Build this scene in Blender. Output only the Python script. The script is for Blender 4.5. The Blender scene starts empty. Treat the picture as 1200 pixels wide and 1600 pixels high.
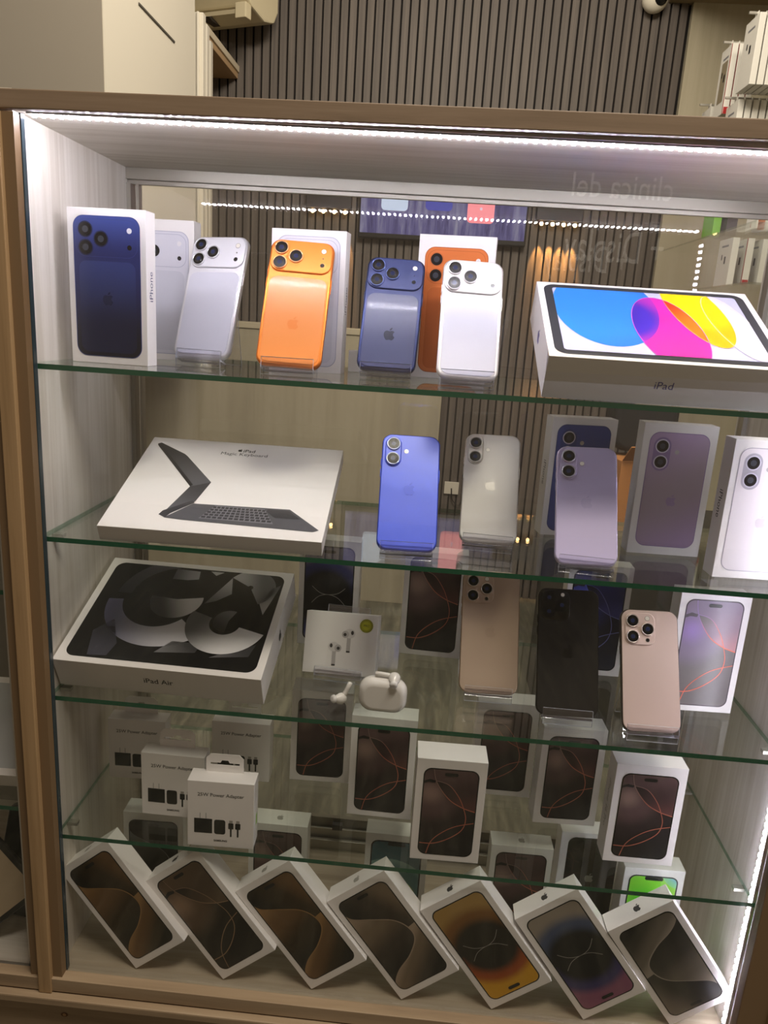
import bpy, bmesh, math, random
from mathutils import Vector, Matrix
from mathutils.geometry import tessellate_polygon
random.seed(7)
C = bpy.context.scene.collection
SC = bpy.context.scene

# ------------------------------------------------------------------ camera, world, exposure
def cam_axes(p, yw, r):
    cp, sp = math.cos(p), math.sin(p); cy, sy = math.cos(yw), math.sin(yw); cr, sr = math.cos(r), math.sin(r)
    f = Vector((-sy*cp, cy*cp, -sp)); right = Vector((cy, sy, 0)); up = right.cross(f)
    return cr*right+sr*up, -sr*right+cr*up, f
cd = bpy.data.cameras.new('camera'); cam = bpy.data.objects.new('camera', cd); C.objects.link(cam)
r_, u_, f_ = cam_axes(.2520, .0504, .0638)
m = Matrix((r_, u_, -f_)).transposed().to_4x4(); m.translation = Vector((.4444, -.8071, .8868))
cam.matrix_world = m
cd.sensor_fit = 'VERTICAL'; cd.sensor_height = 36; cd.lens = 1163.0*36/1600; cd.clip_start = .02
SC.camera = cam
w_ = bpy.data.worlds.new('world'); SC.world = w_; w_.use_nodes = True
w_.node_tree.nodes['Background'].inputs[0].default_value = (1, .76, .54, 1)
w_.node_tree.nodes['Background'].inputs[1].default_value = .165
vs = SC.view_settings; vs.view_transform = 'Standard'; vs.look = 'None'; vs.gamma = 1; vs.use_curve_mapping = False; vs.exposure = .12
SC.cycles.transparent_max_bounces = 40; SC.cycles.max_bounces = 10; SC.cycles.diffuse_bounces = 4
SC.cycles.glossy_bounces = 5; SC.cycles.caustics_reflective = False; SC.cycles.caustics_refractive = False
LED_POWER = 330.0

def area(name, loc, aim, sx, sy, power, col):
    d = bpy.data.lights.new(name, 'AREA'); d.shape = 'RECTANGLE'; d.size = sx; d.size_y = sy; d.energy = power; d.color = col
    o = bpy.data.objects.new(name, d); C.objects.link(o); o.location = loc
    o.rotation_euler = (Vector(aim)-Vector(loc)).to_track_quat('-Z', 'Y').to_euler(); return o
area('shop_ceiling_light', (.5, 1.7, 2.6), (.5, 1.9, 0), 1.2, .6, 5, (1, .90, .78))
area('counter_fill_light', (.5, .75, 2.5), (.2, 2.4, .3), .9, .5, 27, (1, .91, .78))  # added fill with no fixture of its own, aimed to brighten the counter
area('aisle_ceiling_light', (.95, -.64, 2.8), (.40, .02, .3), 1.2, .35, 66, (1, .90, .76))

W, H, D = .90, 1.07, .3055
Z0, Z1, Z2, Z3, Z4 = 0.0, .8168, .6169, .4106, .2101

# ------------------------------------------------------------------ colour and materials
def lin(c):
    if isinstance(c, str):
        c = tuple(int(c[i:i+2], 16)/255 for i in (0, 2, 4))
    return tuple((v/12.92 if v <= .04045 else ((v+.055)/1.055)**2.4) for v in c)+(1.0,)
MATS = {}
def mat(name, col, rough=.5, metal=0, spec=.5, coat=0, emit=None, es=0):
    if name in MATS: return MATS[name]
    m = bpy.data.materials.new(name); m.use_nodes = True; b = m.node_tree.nodes['Principled BSDF']
    b.inputs['Base Color'].default_value = lin(col); b.inputs['Roughness'].default_value = rough
    b.inputs['Metallic'].default_value = metal; b.inputs['Specular IOR Level'].default_value = spec
    b.inputs['Coat Weight'].default_value = coat; b.inputs['Coat Roughness'].default_value = .08
    if emit: b.inputs['Emission Color'].default_value = lin(emit); b.inputs['Emission Strength'].default_value = es
    MATS[name] = m; return m
def ramp(nt, stops, interp='EASE'):
    r = nt.nodes.new('ShaderNodeValToRGB'); r.color_ramp.interpolation = interp
    e = r.color_ramp.elements
    e[0].position, e[0].color = stops[0][0], lin(stops[0][1]); e[1].position, e[1].color = stops[-1][0], lin(stops[-1][1])
    for p, c in stops[1:-1]:
        n = e.new(p); n.color = lin(c)
    return r
def gmat(name, kind, a, b, stops, rough=.3, interp='EASE'):
    """print with a colour gradient fixed in object space; radial: a centre, b radius; linear: from point a to point b"""
    if name in MATS: return MATS[name]
    m = mat(name, 'ffffff', rough); nt = m.node_tree; bs = nt.nodes['Principled BSDF']
    tc = nt.nodes.new('ShaderNodeTexCoord')
    if kind == 'radial':
        d = nt.nodes.new('ShaderNodeVectorMath'); d.operation = 'DISTANCE'; d.inputs[1].default_value = a
        nt.links.new(tc.outputs['Object'], d.inputs[0])
        v = nt.nodes.new('ShaderNodeMath'); v.operation = 'DIVIDE'; v.inputs[1].default_value = b
        nt.links.new(d.outputs['Value'], v.inputs[0])
    else:
        A, B = Vector(a), Vector(b); dr = B-A; L2 = dr.length_squared
        s = nt.nodes.new('ShaderNodeVectorMath'); s.operation = 'SUBTRACT'; s.inputs[1].default_value = A
        nt.links.new(tc.outputs['Object'], s.inputs[0])
        d = nt.nodes.new('ShaderNodeVectorMath'); d.operation = 'DOT_PRODUCT'; d.inputs[1].default_value = dr/L2
        nt.links.new(s.outputs['Vector'], d.inputs[0]); v = d
    r = ramp(nt, stops, interp)
    nt.links.new(v.outputs['Value'], r.inputs[0]); nt.links.new(r.outputs[0], bs.inputs['Base Color'])
    return m
def wood(name, c1, c2, c3, scale, rough=.5, bump=.15, noise=1.0, det=6, spec=.4):
    """streaky wood: scale is small along the grain"""
    if name in MATS: return MATS[name]
    m = mat(name, c1, rough, spec=spec); nt = m.node_tree; bs = nt.nodes['Principled BSDF']
    tc = nt.nodes.new('ShaderNodeTexCoord'); mp = nt.nodes.new('ShaderNodeMapping'); mp.inputs['Scale'].default_value = scale
    nt.links.new(tc.outputs['Object'], mp.inputs[0])
    n = nt.nodes.new('ShaderNodeTexNoise'); n.inputs['Scale'].default_value = noise; n.inputs['Detail'].default_value = det
    n.inputs['Roughness'].default_value = .65; n.inputs['Distortion'].default_value = .3
    nt.links.new(mp.outputs[0], n.inputs['Vector'])
    r = ramp(nt, [(.3, c1), (.5, c2), (.72, c3)], 'LINEAR'); nt.links.new(n.outputs['Fac'], r.inputs[0])
    nt.links.new(r.outputs[0], bs.inputs['Base Color'])
    bp = nt.nodes.new('ShaderNodeBump'); bp.inputs['Strength'].default_value = bump; bp.inputs['Distance'].default_value = .001
    nt.links.new(n.outputs['Fac'], bp.inputs['Height']); nt.links.new(bp.outputs[0], bs.inputs['Normal'])
    return m
def clear(name, tint, k=.96, base=.04, rough=0.0):
    """clear sheet: straight transmission with a view angle reflection"""
    if name in MATS: return MATS[name]
    m = bpy.data.materials.new(name); m.use_nodes = True; nt = m.node_tree; nt.nodes.clear()
    out = nt.nodes.new('ShaderNodeOutputMaterial'); mx = nt.nodes.new('ShaderNodeMixShader')
    tr = nt.nodes.new('ShaderNodeBsdfTransparent'); tr.inputs[0].default_value = lin(tint)
    gl = nt.nodes.new('ShaderNodeBsdfGlossy'); gl.inputs['Roughness'].default_value = rough; gl.inputs[0].default_value = (1, 1, 1, 1)
    lw = nt.nodes.new('ShaderNodeLayerWeight'); lw.inputs[0].default_value = .5
    p = nt.nodes.new('ShaderNodeMath'); p.operation = 'POWER'; p.inputs[1].default_value = 5
    q = nt.nodes.new('ShaderNodeMath'); q.operation = 'MULTIPLY_ADD'; q.inputs[1].default_value = k; q.inputs[2].default_value = base
    L = nt.links.new
    L(lw.outputs['Facing'], p.inputs[0]); L(p.outputs[0], q.inputs[0]); L(q.outputs[0], mx.inputs[0])
    L(tr.outputs[0], mx.inputs[1]); L(gl.outputs[0], mx.inputs[2]); L(mx.outputs[0], out.inputs[0])
    MATS[name] = m; return m

WHITE = mat('white_card', 'f1eeec', .38)
INK = mat('black_print', '141414', .4)
GREYINK = mat('grey_print', '77777a', .4)
SILV = mat('silver_print', 'a3a09a', .35)
BLACK = mat('black_plastic', '0c0c0d', .3)
GLASS = clear('clear_glass', 'fdfdfd')
SHELF = clear('shelf_glass', 'fbfdfb')
GEDGE = mat('green_glass_edge', '1f5c42', .15, spec=.6)
GREAR = clear('pale_glass_edge', 'b4d6c6', base=.08)
ACRYL = clear('clear_acrylic', 'fcfcff', base=.08)
ACEDGE = mat('acrylic_cut_edge', 'c9ccd6', .15)
ALU = mat('brushed_aluminium', 'a8a49a', .35, metal=.7)

# ------------------------------------------------------------------ geometry
class MB:
    def __init__(s): s.v = []; s.f = []; s.mi = []; s.mats = []; s.smooth = []
    def m(s, mt):
        if mt not in s.mats: s.mats.append(mt)
        return s.mats.index(mt)
    def add(s, vs, fs, mt, sm=False):
        o = len(s.v); s.v += [tuple(v) for v in vs]; k = s.m(mt)
        for f in fs: s.f.append(tuple(o+i for i in f)); s.mi.append(k); s.smooth.append(sm)
        return s
    def box(s, a, b, mt):
        x0, y0, z0 = a; x1, y1, z1 = b
        return s.add([(x0,y0,z0),(x1,y0,z0),(x1,y1,z0),(x0,y1,z0),(x0,y0,z1),(x1,y0,z1),(x1,y1,z1),(x0,y1,z1)],
                     [(0,3,2,1),(4,5,6,7),(0,1,5,4),(1,2,6,5),(2,3,7,6),(3,0,4,7)], mt)
    def loops(s, loops, mt, cap0=True, cap1=True, sm=True, capm=None):
        n = len(loops[0]); o = len(s.v); k = s.m(mt); kc = s.m(capm or mt)
        for l in loops: s.v += [tuple(p) for p in l]
        for j in range(len(loops)-1):
            for i in range(n):
                a = o+j*n+i; b = o+j*n+(i+1) % n; s.f.append((a, b, b+n, a+n)); s.mi.append(k); s.smooth.append(sm)
        if cap0: s.f.append(tuple(o+i for i in range(n))[::-1]); s.mi.append(kc); s.smooth.append(False)
        if cap1: s.f.append(tuple(o+(len(loops)-1)*n+i for i in range(n))); s.mi.append(kc); s.smooth.append(False)
        return s
    def prism(s, poly, x0, x1, mt, edge=None, rim=()):
        """(y,z) outline extruded along x; side caps take mt, the rim takes edge"""
        n = len(poly); o = len(s.v)
        s.v += [(x0, p[0], p[1]) for p in poly]+[(x1, p[0], p[1]) for p in poly]
        for i in range(n):
            j = (i+1) % n; s.f.append((o+i, o+j, o+n+j, o+n+i)); s.mi.append(s.m(edge if i in rim else mt)); s.smooth.append(False)
        for off, fl in ((0, True), (n, False)):
            for t in tessellate_polygon([[Vector((p[0], p[1], 0)) for p in poly]]):
                s.f.append(tuple(o+off+i for i in t)); s.mi.append(s.m(edge or mt)); s.smooth.append(False)
        return s
    def build(s, name, parent=None, bevel=0, seg=2):
        me = bpy.data.meshes.new(name); me.from_pydata(s.v, [], s.f)
        for mt in s.mats: me.materials.append(mt)
        me.polygons.foreach_set('material_index', s.mi); me.polygons.foreach_set('use_smooth', s.smooth)
        bm = bmesh.new(); bm.from_mesh(me); bmesh.ops.recalc_face_normals(bm, faces=bm.faces)
        if bevel:
            bmesh.ops.bevel(bm, geom=list(bm.edges), offset=bevel, segments=seg, affect='EDGES', profile=.6, material=-1)
        bm.to_mesh(me); bm.free(); me.update()
        o = bpy.data.objects.new(name, me); C.objects.link(o); o.parent = parent; return o

def tag(o, label=None, cat=None, group=None, kind=None):
    if label: o['label'] = label
    if cat: o['category'] = cat
    if group: o['group'] = group
    if kind: o['kind'] = kind
    return o
def pose(yaw=0, lean=0, roll=0):
    return Matrix.Rotation(yaw, 4, 'Z') @ Matrix.Rotation(-lean, 4, 'X') @ Matrix.Rotation(roll, 4, 'Y')
def root(name, loc, label, cat, group=None, yaw=0, lean=0, roll=0):
    o = bpy.data.objects.new(name, None); C.objects.link(o); o.empty_display_size = .02
    o.matrix_world = Matrix.Translation(loc) @ pose(yaw, lean, roll)
    return tag(o, label, cat, group)
def rr(w, h, r, n=7, cx=0, cy=0):
    r = max(r, 1e-5); out = []
    for (sx, sy, a0) in ((1, 1, 0), (-1, 1, 90), (-1, -1, 180), (1, -1, 270)):
        for i in range(n+1):
            a = math.radians(a0+90*i/n); out.append((cx+sx*(w/2-r)+r*math.cos(a), cy+sy*(h/2-r)+r*math.sin(a)))
    return out
def circ(cx, cy, r, n=28, ry=None): return [(cx+r*math.cos(2*math.pi*i/n), cy+(ry or r)*math.sin(2*math.pi*i/n)) for i in range(n)]
def slab(mb, w, h, cr, y0, y1, er, mt, cx=0, cz=0, n=7, es=3, capm=None):
    """rounded rectangle plate facing -y with rounded rims"""
    L = []
    for i in range(es+1):
        a = math.pi/2*i/es; ins = er*(1-math.sin(a)); y = y0+er*(1-math.cos(a))
        L.append([(x, y, z) for x, z in rr(w-2*ins, h-2*ins, cr-ins, n, cx, cz)])
    for i in range(es, -1, -1):
        a = math.pi/2*i/es; ins = er*(1-math.sin(a)); y = y1-er*(1-math.cos(a))
        L.append([(x, y, z) for x, z in rr(w-2*ins, h-2*ins, cr-ins, n, cx, cz)])
    return mb.loops(L, mt, capm=capm)
def clip(poly, conv):
    """clip polygon by a convex ccw polygon"""
    out = list(poly)
    for i in range(len(conv)):
        a, b = conv[i], conv[(i+1) % len(conv)]
        if abs(a[0]-b[0])+abs(a[1]-b[1]) < 1e-9: continue
        ins = lambda p: (b[0]-a[0])*(p[1]-a[1])-(b[1]-a[1])*(p[0]-a[0]) >= -1e-12
        src, out = out, []
        for j in range(len(src)):
            p, q = src[j-1], src[j]; ip, iq = ins(p), ins(q)
            if ip != iq:
                d1 = (b[0]-a[0])*(p[1]-a[1])-(b[1]-a[1])*(p[0]-a[0]); d2 = (b[0]-a[0])*(q[1]-a[1])-(b[1]-a[1])*(q[0]-a[0])
                t = d1/(d1-d2); out.append((p[0]+t*(q[0]-p[0]), p[1]+t*(q[1]-p[1])))
            if iq: out.append(q)
        if not out: return []
    return out
def smooth(pts, n=10):
    out = []
    P = [pts[0]]+list(pts)+[pts[-1]]
    for i in range(1, len(P)-2):
        p0, p1, p2, p3 = P[i-1], P[i], P[i+1], P[i+2]
        for k in range(n):
            t = k/n
            out.append(tuple(.5*((2*p1[j])+(-p0[j]+p2[j])*t+(2*p0[j]-5*p1[j]+4*p2[j]-p3[j])*t*t+(-p0[j]+3*p1[j]-3*p2[j]+p3[j])*t**3) for j in (0, 1)))
    out.append(tuple(pts[-1])); return out
class Art(MB):
    """flat print on a face: origin O, axes U (right), V (up), N (outwards); layers are raised a hair's breadth"""
    def __init__(s, O=(0,0,0), U=(1,0,0), V=(0,0,1), N=(0,-1,0), lift=.00012):
        super().__init__(); s.O, s.U, s.V, s.N = map(Vector, (O, U, V, N)); s.lift = lift
    def face(s, O, U, V, N): s.O, s.U, s.V, s.N = map(Vector, (O, U, V, N)); return s
    def P(s, u, v, l): return s.O+s.U*u+s.V*v+s.N*(s.lift*(l+1.5))
    def poly(s, pts, mt, l=0):
        if len(pts) < 3: return s
        pts = [p for i, p in enumerate(pts) if abs(p[0]-pts[i-1][0])+abs(p[1]-pts[i-1][1]) > 1e-7]
        if len(pts) < 3: return s
        tris = tessellate_polygon([[Vector((p[0], p[1], 0)) for p in pts]])
        fs = []
        for t in tris:
            a, b, c = (pts[i] for i in t)
            ar = (b[0]-a[0])*(c[1]-a[1])-(b[1]-a[1])*(c[0]-a[0])
            if abs(ar) > 1e-14: fs.append(t if ar > 0 else t[::-1])
        return s.add([s.P(p[0], p[1], l) for p in pts], fs, mt)
    def line(s, pts, wd, mt, l=2, within=None):
        n = len(pts)
        q = []
        for i in range(n):
            a, b = pts[max(0, i-1)], pts[min(n-1, i+1)]; dx, dy = b[0]-a[0], b[1]-a[1]; L = math.hypot(dx, dy) or 1
            ww = wd(i/(n-1)) if callable(wd) else wd
            q.append((-dy/L*ww/2, dx/L*ww/2))
        for i in range(n-1):
            p = [(pts[i][0]-q[i][0], pts[i][1]-q[i][1]), (pts[i+1][0]-q[i+1][0], pts[i+1][1]-q[i+1][1]),
                 (pts[i+1][0]+q[i+1][0], pts[i+1][1]+q[i+1][1]), (pts[i][0]+q[i][0], pts[i][1]+q[i][1])]
            if within: p = clip(p, within)
            s.poly(p, mt, l)
        return s
    def text(s, txt, size, mt, cx=0, cy=0, l=1, rot=0, sx=1, bold=0):
        cu = bpy.data.curves.new('t', 'FONT'); cu.body = txt; cu.size = size; cu.align_x = 'CENTER'; cu.align_y = 'CENTER'; cu.offset = bold
        cu.resolution_u = 3
        ob = bpy.data.objects.new('t', cu); C.objects.link(ob)
        me = bpy.data.meshes.new_from_object(ob.evaluated_get(bpy.context.evaluated_depsgraph_get()))
        c, sn = math.cos(rot), math.sin(rot)
        vs = [s.P(cx+c*v.co.x*sx-sn*v.co.y, cy+sn*v.co.x*sx+c*v.co.y, l) for v in me.vertices]
        s.add(vs, [tuple(p.vertices) for p in me.polygons], mt)
        bpy.data.objects.remove(ob); bpy.data.curves.remove(cu); bpy.data.meshes.remove(me); return s
    def logo(s, size, mt, cx=0, cy=0, l=1, rot=0):
        c, sn = math.cos(rot), math.sin(rot)
        for pl in LOGO:
            s.poly([(cx+size*(c*x-sn*y), cy+size*(sn*x+c*y)) for x, y in pl], mt, l)
        return s
def svg(d):
    import re
    t = re.findall(r'[MmCcSsLlZz]|-?\d*\.?\d+', d); i = 0; cur = (0., 0.); out = []; pts = []; cmd = None; last = None
    def num():
        nonlocal i; v = float(t[i]); i += 1; return v
    while i < len(t):
        if t[i].isalpha(): cmd = t[i]; i += 1
        if cmd in 'Zz':
            out.append(pts); pts = []; continue
        if cmd in 'Mm': cur = (num(), num()); pts = [cur]; last = None
        elif cmd == 'c' or cmd == 's':
            if cmd == 'c': a = (cur[0]+num(), cur[1]+num())
            else: a = (2*cur[0]-last[0], 2*cur[1]-last[1]) if last else cur
            b = (cur[0]+num(), cur[1]+num()); e = (cur[0]+num(), cur[1]+num())
            for k in range(1, 6):
                q = k/5; pts.append(tuple((1-q)**3*cur[j]+3*q*(1-q)**2*a[j]+3*q*q*(1-q)*b[j]+q**3*e[j] for j in (0, 1)))
            last = b; cur = e
    if pts: out.append(pts)
    return [[((x-12)/24, (12-y)/24) for x, y in p] for p in out]
LOGO = svg("M12.152 6.896c-.948 0-2.415-1.078-3.96-1.04-2.04 .027-3.91 1.183-4.961 3.014-2.117 3.675-.546 9.103 1.519 12.09 1.013 1.454 2.208 3.09 3.792 3.039 1.52-.065 2.09-.987 3.935-.987 1.831 0 2.35 .987 3.96 .948 1.637-.026 2.676-1.48 3.676-2.948 1.156-1.688 1.636-3.325 1.662-3.415-.039-.013-3.182-1.221-3.22-4.857-.026-3.04 2.48-4.494 2.597-4.559-1.429-2.09-3.623-2.324-4.39-2.376-2-.156-3.675 1.09-4.61 1.09zM15.53 3.83c.843-1.012 1.4-2.427 1.245-3.83-1.207 .052-2.662 .805-3.532 1.818-.78 .896-1.454 2.338-1.273 3.714 1.338 .104 2.715-.688 3.559-1.701z")

# ------------------------------------------------------------------ the room behind and around the cabinet
FL = -.42; YB = 2.75
TILE = wood('floor_tile', '47463d', '615f52', '86826f', (7, .9, 3), .35, .05, 4.0, 9, .5)
SLAT = wood('slat_wood', '4f4843', '5c544d', '6a6159', (60, 60, 1.5), .6, .1)
SLATBACK = mat('slat_felt', '17120f', .9)
CREAM = wood('cream_board', 'a89f86', 'b3aa92', 'bbb29b', (14, 14, .8), .6, .05)
PANEL = mat('painted_panel', 'c9c2b2', .6); GREYP = mat('grey_painted_wall', '8f877a', .7)
def struct(o): return tag(o, kind='structure')
struct(MB().box((-3, -4, FL-.05), (3.4, YB+.1, FL), TILE).build('floor'))
wb = MB().box((-.62, YB+.012, FL), (1.40, YB+.05, 2.9), SLATBACK)
x = -.605
while x < 1.385:
    wb.box((x, YB-.006, FL), (x+.0285, YB+.014, 2.9), SLAT); x += .037
struct(wb.build('wall_back'))
struct(MB().box((1.40, YB-.02, FL), (2.3, YB+.04, 2.32), CREAM).build('wall_right'))
struct(MB().box((1.30, 1.2, 2.22), (2.4, YB+.03, 2.27), wood('ceiling_board', '8b7b60', '97876b', 'a09074', (2, 10, 10), .6, .05)).build('trim_1'))
struct(MB().box((2.3, -.5, FL), (2.34, YB+.04, 2.9), CREAM).build('wall_side'))
struct(MB().box((-3, -4, 2.9), (3.4, YB+.1, 2.95), mat('ceiling_paint', 'b8ab94', .8)).build('ceiling'))
wl = MB().box((-1.6, 1.155, FL), (-.402, 1.19, 2.9), GREYP).box((-.42, 1.157, .85), (-.40, 1.86, 2.9), PANEL)
struct(wl.build('wall_left'))
struct(MB().box((-.403, 1.38, 1.652), (-.397, 1.66, 1.657), mat('slot_dark', '4b463e', .6)).build('trim_2'))
for i, (x0, x1, y, zt) in enumerate(((-.44, -.385, 1.90, 1.82), (-.475, -.42, 2.06, 1.84), (-.52, -.455, 2.22, 1.84))):
    struct(MB().box((x0-.1, y, .85), (x1, y+.03, zt), PANEL).box((x1-.02, y-.008, .85), (x1-.012, y+.001, zt), PANEL).build('door_%d' % (i+1), bevel=.002))
struct(MB().box((-1.6, YB+.005, FL), (-.622, YB+.05, 2.9), wood('brown_wall', '5b4532', '6b523c', '775d45', (2, 2, 1), .7, .02)).build('wall_inner'))
# beige counter in front of the slats
ct = root('counter_cabinet', (-.145, 2.64, FL), 'tall beige wood-grain counter standing on the shop floor before the slatted wall', 'cabinet')
BEIGE = wood('beige_laminate', '938b78', 'a19983', 'aaa28d', (12, 12, .7), .5, .04)
MB().box((-.845, -.105, .0), (.645, .09, 1.235), BEIGE).build('carcass', ct, .002)
MB().box((-.855, -.112, 1.235), (.655, .095, 1.262), mat('counter_top', 'b4aa92', .4)).build('counter_top', ct, .003)
# wooden ledge on the left wall
MB_led = MB().box((-.66, 2.22, 1.86), (-.49, 2.745, 1.885), wood('ledge_wood', 'a98a66', 'b4956f', 'bfa07a', (10, 2, 10), .5, .05)).box((-.66, 2.22, 1.885), (-.484, 2.745, 1.91), mat('ledge_edge', 'd0c3aa', .5))
tag(MB_led.build('wall_ledge', bevel=.002), 'pale wooden ledge high on the left beside the slatted wall', 'shelf')
# air conditioner
ac = root('air_conditioner', (-.42, 2.60, 1.98), 'white wall air conditioner near the ceiling at the top left of the slatted wall', 'air conditioner', yaw=-.35)
ACW = mat('cream_plastic', 'cbbf9f', .45)
prof = [(-.14, .02), (-.10, -.02), (.0, -.045), (.07, -.03), (.10, .02), (.10, .30), (-.10, .32), (-.15, .22)]
MB().prism([(y, z+.09) for y, z in prof], -.42, .09, ACW).build('housing', ac, .008)
MB().prism([(-.128, .052), (-.096, .060), (-.09, .052), (-.12, .04)], -.40, .07, ACW).build('air_flap', ac)
vt = MB()
for k in range(3): vt.box((-.28+k*.06, -.095, .046), (-.245+k*.06, .0, .062), mat('vent_dark', '3a332a', .7))
vt.build('air_vent', ac)
MB().box((.035, -.13, .02), (.085, -.09, .075), ACW).build('corner_bracket', ac, .004)
# dome camera
sc = root('security_camera', (1.235, 2.70, 2.185), 'small white ball security camera high on the right of the slatted wall', 'camera')
def ball(r, c, mt, n=20, k=12, a0=-90, a1=90):
    mb = MB(); L = []
    for i in range(k+1):
        a = math.radians(a0+(a1-a0)*i/k); L.append([(c[0]+max(r*math.cos(a), 1e-5)*math.cos(2*math.pi*j/n), c[1]+max(r*math.cos(a), 1e-5)*math.sin(2*math.pi*j/n), c[2]+r*math.sin(a)) for j in range(n)])
    return mb.loops(L, mt)
ball(.052, (0, 0, .03), mat('white_shell', 'e4ddcb', .3)).build('shell', sc)
lens = MB()
L = [[(r*math.cos(2*math.pi*j/18), y, r*math.sin(2*math.pi*j/18)) for j in range(18)] for r, y in ((.030, -.032), (.028, -.047), (.012, -.056))]
lens.loops(L, BLACK).build('camera_lens', sc).matrix_local = Matrix.Translation((0, 0, .03)) @ Matrix.Rotation(.35, 4, 'Z') @ Matrix.Rotation(.2, 4, 'X')
MB().box((-.02, .03, .02), (.02, .05, .06), mat('white_shell', 'e4ddcb')).build('wall_mount', sc)
# television
tv = root('television', (.443, 2.735, 1.238), 'flat television showing phone cases on purple wood, hung on the slatted wall', 'television')
MB().box((-.372, -.035, 0), (.372, .008, .43), BLACK).build('housing', tv, .004)
def tvmat():
    m = wood('screen_purple_wood', '3a3270', '8d85c8', 'd9d4f5', (26, 1, 3.2), .2, 0, 1.0, 8)
    nt = m.node_tree; b = nt.nodes['Principled BSDF']; src = b.inputs['Base Color'].links[0].from_socket
    nt.links.new(src, b.inputs['Emission Color']); nt.links.remove(b.inputs['Base Color'].links[0]); b.inputs['Base Color'].default_value = (.01, .01, .012, 1); b.inputs['Emission Strength'].default_value = .34; return m
a = Art(O=(0, -.0352, 0)); a.poly(rr(.728, .40, .002, 2, 0, .221), tvmat(), 0)
for cx, zb, col in ((-.215, .118, 'b9cdf0'), (-.02, .128, '2b35a0'), (.165, .085, 'f08c9c')):
    em = mat('screen_'+col, col, .3, emit=col, es=.25); a.poly(rr(.118, .24, .018, 5, cx, zb+.12), em, 1)
    a.poly(circ(cx, zb+.06, .006), mat('screen_mark'+col, 'c8b0c8', .3, emit='c8b0c8', es=.5), 2)
a.build('screen', tv)
# wall lamps
def wall_lamp(x, label):
    t = root('wall_lamp', (x, YB-.008, 1.35), label, 'lamp', 'wall lamps on the slats')
    MB().box((-.10, -.055, 0), (.10, .0, .09), mat('lamp_housing', '1d1613', .5)).build('housing', t, .003)
    for k in range(4):
        bx = -.073+k*.0487
        ball(.0085, (bx, -.032, -.012), mat('lamp_bulb', 'ffd9a0', emit='ffcf8a', es=9), 12, 8).build('bulb', t)
        d = bpy.data.lights.new('lamp_beam', 'SPOT'); d.energy = 14; d.color = (1, .48, .13); d.spot_size = math.radians(30); d.spot_blend = .5; d.shadow_soft_size = .004
        o = bpy.data.objects.new('lamp_beam', d); C.objects.link(o); o.parent = t; o.location = (bx, -.038, -.026); o.rotation_euler = (math.radians(13), 0, 0)
wall_lamp(-.064, 'dark four-bulb lamp left of the television, casting orange cones down the slats')
wall_lamp(.95, 'dark four-bulb lamp right of the television, casting orange cones down the slats')
# socket
so = root('wall_socket', (.585, YB-.012, .12), 'small white power socket low on the slatted wall', 'socket')
MB().box((-.035, -.008, -.03), (.035, 0, .03), mat('socket_white', 'cfc8b8', .4)).build('face_plate', so, .002)
cb = MB(); pts = smooth([(0, 0), (.01, -.06), (.05, -.07), (.05, .12)], 8)
L = [[(x+.003*math.cos(k*math.pi/3), -.012+.003*math.sin(k*math.pi/3), z) for k in range(6)] for x, z in pts]
cb.loops(L, BLACK).build('power_cord', so)
# things on the floor behind, seen through the rear glass
t = root('carton', (1.13, 1.55, .30), 'open orange-brown cardboard carton behind the cabinet, below a black bag', 'box', yaw=.2)
CARD = mat('cardboard', 'a8713e', .7)
MB().box((-.11, -.08, 0), (.11, .08, .22), CARD).build('carton_body', t, .002)
MB().prism([(-.08, .22), (-.083, .222), (-.13, .27), (-.127, .272)], -.11, .11, CARD).build('flap', t)
t = MB(); slab(t, .20, .20, .05, -.06, .06, .02, mat('black_cloth', '101114', .8), 0, .10, 6, 3)
o = t.build('black_bag'); o.location = (1.12, 1.60, .535); tag(o, 'black soft bag lying on the cardboard carton behind the cabinet', 'bag')
tag(MB().box((.9, 1.4, FL), (1.9, 1.85, .30), mat('dark_bench', '2a2723', .5)).build('back_bench', bevel=.004), 'dark low bench behind the cabinet carrying the cardboard carton', 'bench')
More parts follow.
